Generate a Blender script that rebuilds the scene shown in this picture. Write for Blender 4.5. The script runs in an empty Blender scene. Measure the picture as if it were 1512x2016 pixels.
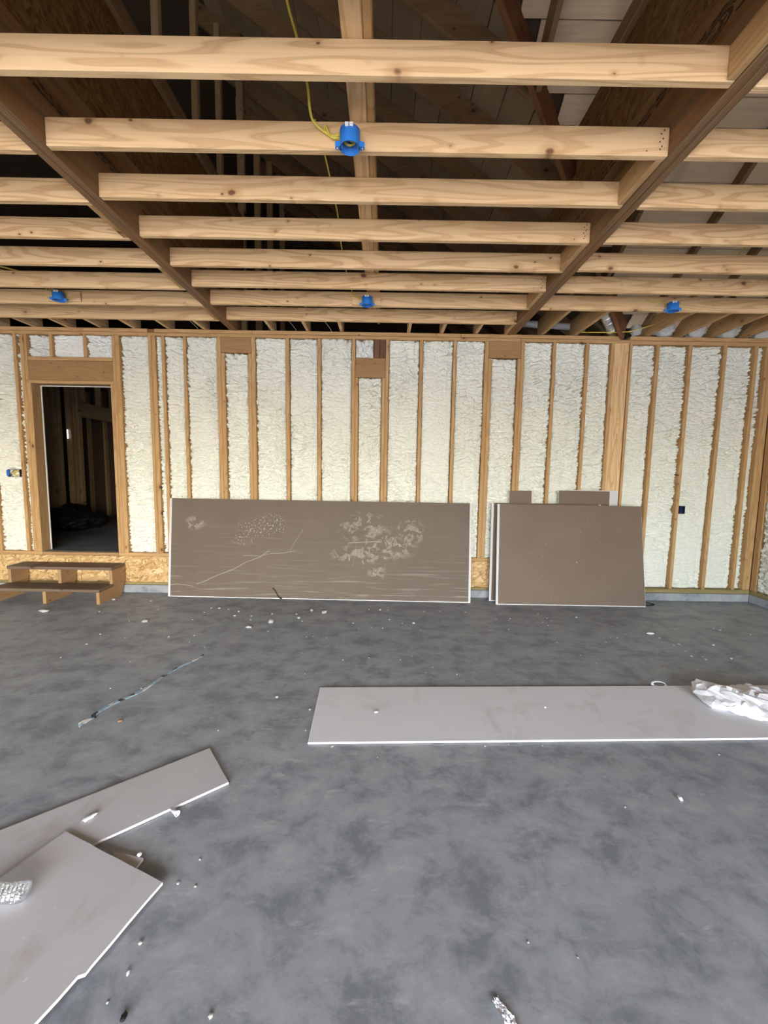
import bpy, bmesh, math, random
import numpy as np
from mathutils import Vector, Matrix

random.seed(7)
SC = bpy.context.scene
COL = SC.collection

# ------------------------------------------------------------------ camera
cam_d = bpy.data.cameras.new('camera')
cam = bpy.data.objects.new('camera', cam_d)
COL.objects.link(cam)
CR = Vector((0.99987229, 0.00051433, 0.01597326))
CU = Vector((-0.01594575, 0.09896333, 0.99496331))
CF = Vector((0.00106903, 0.99509095, -0.09895889))
cam.matrix_world = Matrix(((CR.x, CU.x, -CF.x, 0.0), (CR.y, CU.y, -CF.y, 0.0), (CR.z, CU.z, -CF.z, 1.5913), (0, 0, 0, 1)))
cam_d.sensor_fit = 'HORIZONTAL'
cam_d.sensor_width = 36.0
cam_d.lens = 36.0 * 808.63 / 1512.0
cam_d.clip_start = 0.05
SC.camera = cam

# ------------------------------------------------------------------ light
w = bpy.data.worlds.new('world')
SC.world = w
w.use_nodes = True
wn = w.node_tree
wn.nodes.clear()
wo = wn.nodes.new('ShaderNodeOutputWorld')
wb = wn.nodes.new('ShaderNodeBackground')
sky = wn.nodes.new('ShaderNodeTexSky')
sky.sky_type = 'NISHITA'
sky.sun_disc = False
sky.sun_elevation = math.radians(48)
sky.sun_rotation = math.radians(150)
sky.air_density = 1.0
sky.dust_density = 3.0
sky.ozone_density = 0.6
wb.inputs['Strength'].default_value = 1.0
wn.links.new(sky.outputs[0], wb.inputs[0])
wn.links.new(wb.outputs[0], wo.inputs[0])

sun_d = bpy.data.lights.new('sun', 'SUN')
sun_d.energy = 3.0
sun_d.angle = math.radians(0.6)
sun_d.color = (1.0, 0.95, 0.88)
sun = bpy.data.objects.new('sun', sun_d)
COL.objects.link(sun)
sun.rotation_euler = Vector((0.28, 0.62, -0.74)).to_track_quat('-Z', 'Y').to_euler()

por_d = bpy.data.lights.new('door_portal', 'AREA')
por_d.shape = 'RECTANGLE'
por_d.size = 8.6
por_d.size_y = 2.95
por_d.cycles.is_portal = True
por = bpy.data.objects.new('door_portal', por_d)
COL.objects.link(por)
por.location = (-0.2, -5.32, 1.475)
por.rotation_euler = (math.radians(90), 0, 0)

vs = SC.view_settings
vs.view_transform = 'Standard'
vs.look = 'None'
vs.exposure = 1.68
vs.gamma = 1.0
vs.use_curve_mapping = False

# ------------------------------------------------------------------ helpers
def tag(o, label=None, cat=None, group=None, kind=None):
    if label: o['label'] = label
    if cat: o['category'] = cat
    if group: o['group'] = group
    if kind: o['kind'] = kind
    return o

def empty(name, loc=(0, 0, 0), rz=0.0):
    o = bpy.data.objects.new(name, None)
    o.empty_display_size = 0.1
    COL.objects.link(o)
    o.location = loc
    o.rotation_euler = (0, 0, rz)
    return o

def link(name, me, mat=None, parent=None, loc=(0, 0, 0), rot=(0, 0, 0)):
    if mat is not None and not me.materials:
        me.materials.append(mat)
    o = bpy.data.objects.new(name, me)
    COL.objects.link(o)
    o.location = loc
    o.rotation_euler = rot
    if parent is not None:
        o.parent = parent
    return o

_box = {}
def box_mesh(sx, sy, sz, mat, bev):
    key = (round(sx, 3), round(sy, 3), round(sz, 3), mat.name, bev)
    if key in _box: return _box[key]
    bm = bmesh.new()
    bmesh.ops.create_cube(bm, size=1.0)
    for v in bm.verts:
        v.co.x *= sx; v.co.y *= sy; v.co.z *= sz
    if bev > 0:
        bmesh.ops.bevel(bm, geom=bm.edges[:], offset=min(bev, 0.3 * min(sx, sy, sz)), segments=1, affect='EDGES')
    me = bpy.data.meshes.new('board')
    bm.to_mesh(me); bm.free()
    me.materials.append(mat)
    _box[key] = me
    return me

def box(name, x0, x1, y0, y1, z0, z1, mat, parent=None, bev=0.0045):
    """axis aligned board; mat may be a dict of grain directions"""
    sx, sy, sz = x1 - x0, y1 - y0, z1 - z0
    if isinstance(mat, dict):
        mat = mat['XYZ'[max(range(3), key=lambda i: (sx, sy, sz)[i])]]
    me = box_mesh(sx, sy, sz, mat, bev)
    return link(name, me, None, parent, ((x0 + x1) / 2, (y0 + y1) / 2, (z0 + z1) / 2))

def mesh_from(name, verts, faces, mat, parent=None, smooth=False, loc=(0, 0, 0), rot=(0, 0, 0)):
    me = bpy.data.meshes.new(name)
    me.from_pydata([tuple(v) for v in verts], [], faces)
    me.update()
    if smooth:
        me.polygons.foreach_set('use_smooth', [True] * len(me.polygons))
    return link(name, me, mat, parent, loc, rot)

def prism_z(name, poly, z0, z1, mat, parent=None, loc=(0, 0, 0), rot=(0, 0, 0)):
    n = len(poly)
    vs_ = [(x, y, z0) for x, y in poly] + [(x, y, z1) for x, y in poly]
    fs = [tuple(range(n - 1, -1, -1)), tuple(range(n, 2 * n))]
    for i in range(n):
        j = (i + 1) % n
        fs.append((i, j, n + j, n + i))
    return mesh_from(name, vs_, fs, mat, parent, False, loc, rot)

def prism_x(name, poly, x0, x1, mat, parent=None):
    """poly in (y,z), extruded along x"""
    n = len(poly)
    vs_ = [(x0, y, z) for y, z in poly] + [(x1, y, z) for y, z in poly]
    fs = [tuple(range(n - 1, -1, -1)), tuple(range(n, 2 * n))]
    for i in range(n):
        j = (i + 1) % n
        fs.append((i, j, n + j, n + i))
    o = mesh_from(name, vs_, fs, mat, parent)
    fix_normals(o)
    return o

def fix_normals(o):
    bm = bmesh.new(); bm.from_mesh(o.data)
    bmesh.ops.recalc_face_normals(bm, faces=bm.faces)
    bm.to_mesh(o.data); bm.free()

def smooth_path(pts, n=8):
    P = [Vector(p) for p in pts]
    out = []
    for i in range(len(P) - 1):
        a = P[max(i - 1, 0)]; b = P[i]; c = P[i + 1]; d = P[min(i + 2, len(P) - 1)]
        for k in range(n):
            t = k / n
            out.append(0.5 * ((2 * b) + (c - a) * t + (2 * a - 5 * b + 4 * c - d) * t * t + (3 * b - a - 3 * c + d) * t ** 3))
    out.append(P[-1])
    return out

def tube(name, pts, r, mat, parent=None, seg=8, smooth=True, n=6, flat=1.0, rfun=None):
    P = smooth_path(pts, n)
    vs_, fs = [], []
    up = Vector((0, 0, 1))
    prev = None
    for i, p in enumerate(P):
        t = (P[min(i + 1, len(P) - 1)] - P[max(i - 1, 0)]).normalized()
        if prev is None:
            a = t.cross(up)
            if a.length < 0.05: a = t.cross(Vector((1, 0, 0)))
            a.normalize()
        else:
            a = (prev - t * prev.dot(t)).normalized()
        prev = a
        b = t.cross(a)
        rr = r * (rfun(i / (len(P) - 1)) if rfun else 1.0)
        for k in range(seg):
            q = 2 * math.pi * k / seg
            vs_.append(p + a * math.cos(q) * rr + b * math.sin(q) * rr * flat)
    for i in range(len(P) - 1):
        for k in range(seg):
            k2 = (k + 1) % seg
            fs.append((i * seg + k, i * seg + k2, (i + 1) * seg + k2, (i + 1) * seg + k))
    fs.append(tuple(range(seg - 1, -1, -1)))
    m = (len(P) - 1) * seg
    fs.append(tuple(range(m, m + seg)))
    return mesh_from(name, vs_, fs, mat, parent, smooth)

# ------------------------------------------------------------------ numpy noise
_rng = np.random.RandomState(11)
_perm = _rng.permutation(512).astype(np.int64)
_grad = _rng.uniform(0, 2 * math.pi, 512)
def pnoise(x, y):
    xi = np.floor(x).astype(np.int64); yi = np.floor(y).astype(np.int64)
    xf = x - xi; yf = y - yi
    u = xf * xf * xf * (xf * (xf * 6 - 15) + 10); v = yf * yf * yf * (yf * (yf * 6 - 15) + 10)
    def g(ix, iy, dx, dy):
        h = _perm[(ix + _perm[iy % 512]) % 512]
        a = _grad[h]
        return np.cos(a) * dx + np.sin(a) * dy
    n00 = g(xi, yi, xf, yf); n10 = g(xi + 1, yi, xf - 1, yf)
    n01 = g(xi, yi + 1, xf, yf - 1); n11 = g(xi + 1, yi + 1, xf - 1, yf - 1)
    return ((n00 * (1 - u) + n10 * u) * (1 - v) + (n01 * (1 - u) + n11 * u) * v) * 1.4

# ------------------------------------------------------------------ materials
class NT:
    def __init__(self, name, rough=0.6, spec=0.3):
        self.m = bpy.data.materials.new(name)
        self.m.use_nodes = True
        self.t = self.m.node_tree
        self.b = self.t.nodes['Principled BSDF']
        self.b.inputs['Roughness'].default_value = rough
        self.b.inputs['Specular IOR Level'].default_value = spec
    def n(self, typ, **kw):
        nd = self.t.nodes.new(typ)
        for k, v in kw.items(): setattr(nd, k, v)
        return nd
    def l(self, a, b): self.t.links.new(a, b)
    def put(self, sock, v):
        if v is None: return
        if hasattr(v, 'is_output') or isinstance(v, bpy.types.NodeSocket): self.l(v, sock)
        else: sock.default_value = v
    def math(self, op, a, b=None, c=None, clamp=False):
        nd = self.n('ShaderNodeMath', operation=op); nd.use_clamp = clamp
        for i, v in enumerate((a, b, c)): self.put(nd.inputs[i], v)
        return nd.outputs[0]
    def vmath(self, op, a, b=None):
        nd = self.n('ShaderNodeVectorMath', operation=op)
        self.put(nd.inputs[0], a); self.put(nd.inputs[1], b)
        return nd.outputs[0] if op not in ('LENGTH', 'DOT_PRODUCT', 'DISTANCE') else nd.outputs[1]
    def coord(self, rand=True):
        tc = self.n('ShaderNodeTexCoord')
        if not rand: return tc.outputs['Object']
        oi = self.n('ShaderNodeObjectInfo')
        r = self.math('MULTIPLY', oi.outputs['Random'], 37.0)
        cx = self.n('ShaderNodeCombineXYZ')
        self.l(r, cx.inputs[0]); self.l(r, cx.inputs[1]); self.l(r, cx.inputs[2])
        self.rnd = oi.outputs['Random']
        return self.vmath('ADD', tc.outputs['Object'], cx.outputs[0])
    def scale(self, v, s):
        return self.vmath('MULTIPLY', v, s)
    def noise(self, v, scale=5.0, detail=3.0, rough=0.5, dist=0.0, out=0):
        nd = self.n('ShaderNodeTexNoise')
        if v is not None: self.l(v, nd.inputs['Vector'])
        nd.inputs['Scale'].default_value = scale
        nd.inputs['Detail'].default_value = detail
        nd.inputs['Roughness'].default_value = rough
        nd.inputs['Distortion'].default_value = dist
        return nd.outputs[out]
    def voro(self, v, scale=5.0, feature='F1', rnd=1.0):
        nd = self.n('ShaderNodeTexVoronoi', feature=feature)
        self.l(v, nd.inputs['Vector'])
        nd.inputs['Scale'].default_value = scale
        nd.inputs['Randomness'].default_value = rnd
        return nd
    def ramp(self, f, stops, interp='LINEAR'):
        nd = self.n('ShaderNodeValToRGB')
        self.l(f, nd.inputs[0])
        cr = nd.color_ramp
        cr.interpolation = interp
        while len(cr.elements) < len(stops): cr.elements.new(0.5)
        for e, (p, c) in zip(cr.elements, stops):
            e.position = p
            e.color = (c, c, c, 1) if isinstance(c, (int, float)) else (*c, 1)
        return nd.outputs[0]
    def mix(self, f, a, b, mode='MIX'):
        nd = self.n('ShaderNodeMix', data_type='RGBA', blend_type=mode)
        self.put(nd.inputs[0], f)
        for s, v in ((nd.inputs[6], a), (nd.inputs[7], b)):
            if isinstance(v, tuple): s.default_value = (*v, 1)
            else: self.l(v, s)
        return nd.outputs[2]
    def col(self, c):
        if isinstance(c, tuple): self.b.inputs['Base Color'].default_value = (*c, 1)
        else: self.l(c, self.b.inputs['Base Color'])
    def bump(self, h, dist=0.002, strength=1.0):
        nd = self.n('ShaderNodeBump')
        nd.inputs['Distance'].default_value = dist
        nd.inputs['Strength'].default_value = strength
        self.l(h, nd.inputs['Height'])
        self.l(nd.outputs[0], self.b.inputs['Normal'])

def plain(name, c, rough=0.6, spec=0.3, metal=0.0):
    m = NT(name, rough, spec); m.col(c); m.b.inputs['Metallic'].default_value = metal
    return m.m

def wood(name, light, mid, dark, knot, grain=0.5, knots=0.55, rough=0.62):
    """sawn timber, one material per grain direction"""
    out = {}
    for ax in 'XYZ':
        m = NT(name + '_grain_' + ax.lower(), rough, 0.25)
        v = m.coord()
        i = 'XYZ'.index(ax)
        s1 = [9.0, 9.0, 9.0]; s1[i] = 0.75
        s2 = [70.0, 70.0, 70.0]; s2[i] = 2.0
        n1 = m.noise(m.scale(v, tuple(s1)), 1.0, 1.5, 0.45)
        lines = m.math('SINE', m.math('MULTIPLY', n1, 62.0))
        lines = m.ramp(m.math('MULTIPLY_ADD', lines, 0.5, 0.5), [(0.0, 0.0), (0.55, 0.12), (0.9, 1.0), (1.0, 0.75)])
        fib = m.noise(m.scale(v, tuple(s2)), 1.0, 2.0, 0.6)
        broad = m.noise(m.scale(v, tuple([2.5 if k != i else 0.5 for k in range(3)])), 1.0, 2.0, 0.5)
        c = m.mix(m.ramp(broad, [(0.3, 0.0), (0.7, 1.0)]), light, mid)
        c = m.mix(m.math('MULTIPLY', lines, 0.62 * grain), c, dark)
        c = m.mix(m.math('MULTIPLY', m.ramp(fib, [(0.35, 0.0), (0.75, 1.0)]), 0.22), c, dark)
        # per-board tone
        c = m.mix(m.math('MULTIPLY', m.rnd, 0.30), c, mid)
        # knots
        sk = {'X': (4.2, 0.0, 6.0), 'Y': (0.0, 4.2, 6.0), 'Z': (7.0, 0.0, 4.2)}[ax]
        wv = m.vmath('ADD', v, m.scale(m.noise(v, 14.0, 2.0, 0.5, 0.0, 1), (0.016, 0.016, 0.016)))
        for (mul, rad, frac) in ((1.0, 0.125, knots), (2.3, 0.11, 0.28)):
            vo = m.voro(m.scale(wv, tuple(q * mul for q in sk)), 1.0)
            sel = m.math('GREATER_THAN', m.n_sep(vo.outputs['Color']), 1.0 - frac)
            d = vo.outputs['Distance']
            core = m.math('MULTIPLY', m.ramp(d, [(rad * 0.6, 1.0), (rad, 0.0)]), sel)
            halo = m.math('MULTIPLY', m.ramp(d, [(rad * 0.8, 0.45), (rad * 2.6, 0.0)]), sel)
            c = m.mix(halo, c, dark)
            c = m.mix(m.math('MULTIPLY', core, 0.85), c, knot)
        m.col(c)
        m.bump(m.math('ADD', fib, m.math('MULTIPLY', lines, 0.3)), 0.0008, 0.5)
        out[ax] = m.m
    return out

def _sep(self, c):
    nd = self.n('ShaderNodeSeparateColor')
    self.l(c, nd.inputs[0])
    return nd.outputs[0]
NT.n_sep = _sep
def _xyz(self, v):
    nd = self.n('ShaderNodeSeparateXYZ')
    self.l(v, nd.inputs[0])
    return nd.outputs
NT.xyz = _xyz

PINE = wood('pine_joist', (0.81, 0.585, 0.335), (0.74, 0.505, 0.268), (0.40, 0.20, 0.075), (0.115, 0.05, 0.022), 0.9, 0.33)
STUD = wood('fir_stud', (0.57, 0.375, 0.185), (0.48, 0.295, 0.13), (0.31, 0.15, 0.055), (0.10, 0.042, 0.018), 0.7, 0.3)
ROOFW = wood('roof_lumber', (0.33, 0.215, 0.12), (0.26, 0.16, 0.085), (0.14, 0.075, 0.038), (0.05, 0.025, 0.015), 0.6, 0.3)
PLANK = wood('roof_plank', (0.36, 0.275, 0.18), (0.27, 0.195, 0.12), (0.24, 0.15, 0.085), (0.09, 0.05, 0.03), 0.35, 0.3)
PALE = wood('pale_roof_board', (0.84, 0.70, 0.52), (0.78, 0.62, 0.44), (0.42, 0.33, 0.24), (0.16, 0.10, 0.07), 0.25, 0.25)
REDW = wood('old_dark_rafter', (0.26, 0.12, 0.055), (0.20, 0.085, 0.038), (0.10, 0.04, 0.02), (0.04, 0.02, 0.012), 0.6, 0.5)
STEPD = wood('dirty_tread', (0.20, 0.145, 0.105), (0.145, 0.10, 0.07), (0.09, 0.06, 0.042), (0.05, 0.03, 0.02), 0.4, 0.1)
STEPW = wood('step_plywood', (0.44, 0.28, 0.14), (0.34, 0.205, 0.10), (0.26, 0.135, 0.06), (0.10, 0.05, 0.025), 0.5, 0.3)
HDRW = wood('brown_header', (0.40, 0.245, 0.115), (0.33, 0.195, 0.085), (0.20, 0.10, 0.04), (0.06, 0.028, 0.014), 0.5, 0.25)
HALLW = wood('hall_stud', (0.50, 0.36, 0.21), (0.42, 0.29, 0.15), (0.25, 0.15, 0.07), (0.08, 0.04, 0.02), 0.5, 0.4)
DARKB = wood('dark_walnut_block', (0.20, 0.105, 0.055), (0.15, 0.075, 0.038), (0.07, 0.03, 0.018), (0.03, 0.015, 0.01), 0.8, 0.2)

def make_green_sill():
    m = NT('treated_sill_lumber', 0.7)
    v = m.coord()
    f = m.noise(m.scale(v, (2, 30, 30)), 1.0, 3.0)
    m.col(m.ramp(f, [(0.3, (0.20, 0.17, 0.065)), (0.7, (0.34, 0.27, 0.12))]))
    m.bump(f, 0.001)
    return m.m
SILL = make_green_sill()

def make_lvl(stamp_z=None, ring=None):
    m = NT('laminated_beam', 0.65, 0.25)
    v = m.coord(False)
    f = m.noise(m.scale(v, (220, 0.9, 12)), 1.0, 2.0, 0.6)
    g = m.noise(m.scale(v, (3, 0.8, 16)), 1.0, 3.0, 0.6, 0.6)
    c = m.ramp(f, [(0.25, (0.085, 0.048, 0.025)), (0.5, (0.22, 0.130, 0.065)), (0.75, (0.33, 0.205, 0.110))])
    c = m.mix(m.ramp(g, [(0.42, 0.0), (0.60, 0.65)]), c, (0.27, 0.120, 0.042))
    if stamp_z is not None:
        x, y, z = m.xyz(v)
        def band(z0, hw): return m.math('LESS_THAN', m.math('ABSOLUTE', m.math('SUBTRACT', z, z0)), hw)
        on = m.math('GREATER_THAN', m.math('SINE', m.math('MULTIPLY', y, 3.1)), -0.35)
        t1 = m.noise(m.scale(v, (1, 26, 90)), 1.0, 1.0, 0.5)
        ink = m.math('GREATER_THAN', t1, 0.47)
        a = m.math('MULTIPLY', m.math('MULTIPLY', m.math('ADD', band(stamp_z, 0.010), band(stamp_z + 0.028, 0.011)), ink), on)
        b = m.math('MULTIPLY', m.math('MULTIPLY', band(stamp_z - 0.05, 0.007), ink), m.math('SUBTRACT', 1.0, on))
        tot = m.math('ADD', a, b, clamp=True)
        if ring is not None:
            dy = m.math('MULTIPLY', m.math('SUBTRACT', y, ring[0]), 1 / 0.095)
            dz = m.math('MULTIPLY', m.math('SUBTRACT', z, ring[1]), 1 / 0.033)
            rr = m.math('SQRT', m.math('ADD', m.math('MULTIPLY', dy, dy), m.math('MULTIPLY', dz, dz)))
            ringm = m.math('LESS_THAN', m.math('ABSOLUTE', m.math('SUBTRACT', rr, 1.0)), 0.13)
            inner = m.math('MULTIPLY', m.math('LESS_THAN', rr, 0.8), m.math('GREATER_THAN', t1, 0.5))
            tot = m.math('MULTIPLY', tot, m.math('GREATER_THAN', rr, 1.25))
            tot = m.math('ADD', tot, m.math('ADD', ringm, inner), clamp=True)
        c = m.mix(m.math('MULTIPLY', tot, 0.85), c, (0.03, 0.017, 0.01))
    m.col(c)
    m.bump(f, 0.0015, 0.7)
    return m.m

def make_osb(name, tone=(1, 1, 1), scale=1.0, plane='XZ'):
    m = NT(name, 0.6, 0.3)
    v0 = m.coord(False)
    cols = None; hh = None
    for k, ang in enumerate((0.35, 1.25, 2.3, 2.9)):
        mp = m.n('ShaderNodeMapping')
        mp.vector_type = 'TEXTURE'
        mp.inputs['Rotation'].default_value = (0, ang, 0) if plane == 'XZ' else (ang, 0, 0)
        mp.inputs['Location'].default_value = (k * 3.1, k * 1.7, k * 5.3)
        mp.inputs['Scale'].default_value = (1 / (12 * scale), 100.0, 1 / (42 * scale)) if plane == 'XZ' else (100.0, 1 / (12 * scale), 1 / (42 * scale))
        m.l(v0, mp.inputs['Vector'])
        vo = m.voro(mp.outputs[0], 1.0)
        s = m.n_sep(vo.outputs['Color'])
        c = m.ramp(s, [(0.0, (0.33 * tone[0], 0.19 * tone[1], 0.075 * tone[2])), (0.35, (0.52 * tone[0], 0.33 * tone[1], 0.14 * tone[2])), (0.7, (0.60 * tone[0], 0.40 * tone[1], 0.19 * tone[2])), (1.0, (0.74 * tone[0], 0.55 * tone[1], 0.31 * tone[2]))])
        if cols is None: cols = c; hh = s
        else:
            sel = m.math('GREATER_THAN', m.n_sep(m.voro(mp.outputs[0], 0.8).outputs['Color']), 0.55)
            cols = m.mix(sel, cols, c)
            hh = m.math('ADD', m.math('MULTIPLY', hh, m.math('SUBTRACT', 1.0, sel)), m.math('MULTIPLY', s, sel))
    m.col(cols)
    m.bump(hh, 0.0015, 0.6)
    return m.m
OSB = make_osb('strand_board')
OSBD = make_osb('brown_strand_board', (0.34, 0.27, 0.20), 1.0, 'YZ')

def make_foam(name, a, b):
    m = NT(name, 0.55, 0.35)
    tc = m.n('ShaderNodeTexCoord'); v = tc.outputs['Object']
    n = m.noise(v, 1.3, 3.0, 0.6)
    m.col(m.mix(m.ramp(n, [(0.3, 0.0), (0.7, 1.0)]), a, b))
    w_ = m.vmath('ADD', m.scale(v, (1.0, 1.0, 1.7)), m.scale(m.noise(v, 9.0, 2.0, 0.5, 0.0, 1), (0.05, 0.05, 0.05)))
    b1 = m.voro(w_, 38.0, 'SMOOTH_F1').outputs['Distance']
    b2 = m.noise(w_, 75.0, 2.0)
    b3 = m.math('ABSOLUTE', m.math('SUBTRACT', m.noise(m.scale(w_, (0.5, 0.5, 1.0)), 24.0, 2.0, 0.5, 0.6), 0.5))
    b3 = m.ramp(b3, [(0.0, 0.0), (0.05, 1.0)])
    h = m.math('ADD', m.math('ADD', m.math('MULTIPLY', b1, -1.0), m.math('MULTIPLY', b2, 0.35)), m.math('MULTIPLY', b3, 0.5))
    m.bump(h, 0.010, 0.65)
    return m.m
FOAM = make_foam('spray_foam', (0.85, 0.86, 0.785), (0.815, 0.83, 0.745))
FOAMW = make_foam('fresh_white_foam', (0.86, 0.87, 0.84), (0.82, 0.83, 0.80))

def make_concrete(name, base=0.17):
    m = NT(name, 0.5, 0.35)
    v = m.coord(False)
    n1 = m.noise(v, 0.6, 5.0, 0.62, 0.2)
    n2 = m.noise(m.scale(v, (1.0, 1.25, 1.0)), 4.2, 10.0, 0.72, 0.3)
    n3 = m.noise(m.scale(v, (3.0, 9.0, 1.0)), 1.6, 8.0, 0.72, 0.3)
    n4 = m.noise(v, 60.0, 3.0, 0.6)
    c = m.ramp(n1, [(0.3, (base * 0.83, base * 0.885, base * 0.955)), (0.7, (base * 1.03, base * 1.09, base * 1.165))])
    c = m.mix(m.ramp(n2, [(0.38, 0.75), (0.52, 0.0)]), c, (base * 0.46, base * 0.51, base * 0.58))
    c = m.mix(m.ramp(n2, [(0.54, 0.0), (0.75, 0.6)]), c, (base * 1.5, base * 1.5, base * 1.5))
    c = m.mix(m.ramp(n3, [(0.58, 0.0), (0.72, 0.45)]), c, (base * 1.75, base * 1.72, base * 1.66))
    c = m.mix(m.ramp(n4, [(0.60, 0.0), (0.75, 0.25)]), c, (base * 0.6, base * 0.6, base * 0.62))
    m.col(c)
    m.l(m.ramp(n2, [(0.3, 0.42), (0.7, 0.62)]), m.b.inputs['Roughness'])
    m.bump(m.math('ADD', n2, m.math('MULTIPLY', n4, 0.15)), 0.002, 0.35)
    return m.m
CONC = make_concrete('slab_concrete', 0.325)
CURB = make_concrete('curb_concrete', 0.34)

def make_paper(name, a, b, stain=None, scuff=False, amt=0.35):
    m = NT(name, 0.62, 0.3)
    v = m.coord(False)
    n = m.noise(v, 1.6, 4.0, 0.6)
    c = m.mix(m.ramp(n, [(0.35, 0.0), (0.65, 1.0)]), a, b)
    if stain:
        s = m.noise(m.vmath('ADD', v, (3.3, 1.1, 0.4)), 2.2, 4.0, 0.6, 1.0)
        c = m.mix(m.ramp(s, [(0.56, 0.0), (0.72, amt)]), c, stain)
    if scuff:
        x, y, z = m.xyz(v)
        white = (0.62, 0.57, 0.51)
        streak = m.noise(m.scale(v, (1.2, 1, 38)), 1.0, 4.0, 0.65)
        low = m.ramp(z, [(0.0, 1.0), (0.42, 0.25), (1.0, 0.06)])
        c = m.mix(m.math('MULTIPLY', m.ramp(streak, [(0.54, 0.0), (0.72, 0.5)]), low), c, white)
        tot = None
        pn = m.noise(m.scale(v, (1, 1, 1.15)), 8.5, 3.0, 0.55, 0.9)
        pe = m.math('ABSOLUTE', m.math('SUBTRACT', pn, 0.53))
        fill = m.math('MULTIPLY', m.ramp(pn, [(0.51, 0.0), (0.58, 0.55)]), m.ramp(m.noise(v, 30.0, 4.0, 0.7), [(0.35, 0.15), (0.7, 1.0)]))
        prints = m.math('MAXIMUM', fill, m.math('MULTIPLY', m.ramp(pe, [(0.0, 1.0), (0.012, 0.0)]), m.ramp(m.noise(v, 11.0, 2.0), [(0.45, 0.0), (0.6, 1.0)])))
        dots = m.ramp(m.noise(v, 46.0, 2.0, 0.6), [(0.56, 0.0), (0.68, 0.85)])
        for (cx, cz, rx, rz, kind) in ((-0.72, 0.88, 0.36, 0.13, 'd'), (-0.95, 0.72, 0.16, 0.09, 'd'), (-0.60, 0.97, 0.20, 0.10, 'd'), (0.55, 0.90, 0.36, 0.22, 'p'), (0.85, 0.68, 0.42, 0.20, 'p'), (0.55, 0.55, 0.45, 0.16, 'p'), (1.12, 0.85, 0.20, 0.2, 'p'), (0.72, 0.35, 0.13, 0.12, 'p'), (-1.55, 0.92, 0.16, 0.1, 'p')):
            dx = m.math('MULTIPLY', m.math('SUBTRACT', x, cx), 1 / rx)
            dz = m.math('MULTIPLY', m.math('SUBTRACT', z, cz), 1 / rz)
            e = m.ramp(m.math('ADD', m.math('MULTIPLY', dx, dx), m.math('MULTIPLY', dz, dz)), [(0.25, 1.0), (1.0, 0.0)])
            e = m.math('MULTIPLY', e, dots if kind == 'd' else prints)
            tot = e if tot is None else m.math('MAXIMUM', tot, e)
        wob = m.math('MULTIPLY', m.noise(v, 3.0, 2.0), 0.10)
        for (x0, x1, z0, k, q, wd) in ((-1.52, -0.62, 0.17, 0.36, 0.12, 0.006), (-0.36, -0.20, 0.60, 1.7, 0.0, 0.005), (-0.95, -0.30, 0.53, 0.03, 0.1, 0.004), (0.42, 0.47, 0.42, 6.5, 0.0, 0.012), (0.35, 0.75, 0.70, 0.18, -0.3, 0.006), (-1.85, -1.55, 0.15, 0.12, -0.6, 0.005)):
            u = m.math('SUBTRACT', x, x0)
            zl = m.math('ADD', m.math('MULTIPLY_ADD', u, k, z0 - 0.05), m.math('ADD', wob, m.math('MULTIPLY', m.math('MULTIPLY', u, u), q)))
            dd = m.math('ABSOLUTE', m.math('SUBTRACT', z, zl))
            ln = m.ramp(dd, [(0.0, 0.6), (wd, 0.0)])
            ins = m.math('MULTIPLY', m.math('GREATER_THAN', x, x0), m.math('LESS_THAN', x, x1))
            tot = m.math('MAXIMUM', tot, m.math('MULTIPLY', ln, ins))
        c = m.mix(m.math('MULTIPLY', tot, 0.8), c, white)
    else:
        sp = m.ramp(m.noise(m.scale(v, (1, 1, 1)), 24.0, 2.0), [(0.735, 0.0), (0.76, 0.5)])
        c = m.mix(sp, c, (0.62, 0.58, 0.53) if not stain else (0.7, 0.68, 0.66))
    m.col(c)
    m.bump(m.noise(v, 3.0, 3.0), 0.003, 0.15)
    return m.m
PBROWN = make_paper('brown_back_paper_scuffed', (0.150, 0.116, 0.089), (0.136, 0.104, 0.079), None, True)
PBROWN2 = make_paper('brown_back_paper', (0.185, 0.136, 0.103), (0.165, 0.120, 0.090))
PGREY = make_paper('grey_face_paper', (0.49, 0.48, 0.49), (0.455, 0.44, 0.445), (0.26, 0.205, 0.165), False, 0.35)
PGREY_LIT = make_paper('grey_face_paper_lit', (0.72, 0.72, 0.745), (0.69, 0.685, 0.705), (0.34, 0.28, 0.24), False, 0.3)  # brighter copy of the grey paper, makes up for weaker light farther in
PWHITE = plain('white_face_paper', (0.62, 0.60, 0.61), 0.6)
GYP = plain('white_gypsum_edge', (0.86, 0.86, 0.85), 0.7)

BLUE = plain('blue_plastic', (0.025, 0.19, 0.62), 0.4, 0.5)
NAVY = plain('navy_plastic', (0.005, 0.012, 0.07), 0.4, 0.5)
YEL = plain('yellow_cable_jacket', (0.66, 0.53, 0.09), 0.45, 0.4)
BLACK = plain('black_rubber', (0.012, 0.012, 0.013), 0.5, 0.4)
PVC = plain('white_pvc', (0.75, 0.75, 0.76), 0.35, 0.5)
COPPER = plain('copper_wire', (0.55, 0.22, 0.09), 0.35, 0.5, 0.8)
BAGBLK = plain('black_plastic_film', (0.010, 0.010, 0.011), 0.45, 0.4)
SHEATH = plain('grey_house_wrap', (0.45, 0.42, 0.38), 0.8)
DARKIN = plain('darkened_interior', (0.085, 0.06, 0.042), 0.8)  # dark tone put into the colour for unlit hall and attic faces
DRIVE = plain('driveway_gravel', (0.44, 0.425, 0.40), 0.9)
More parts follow.
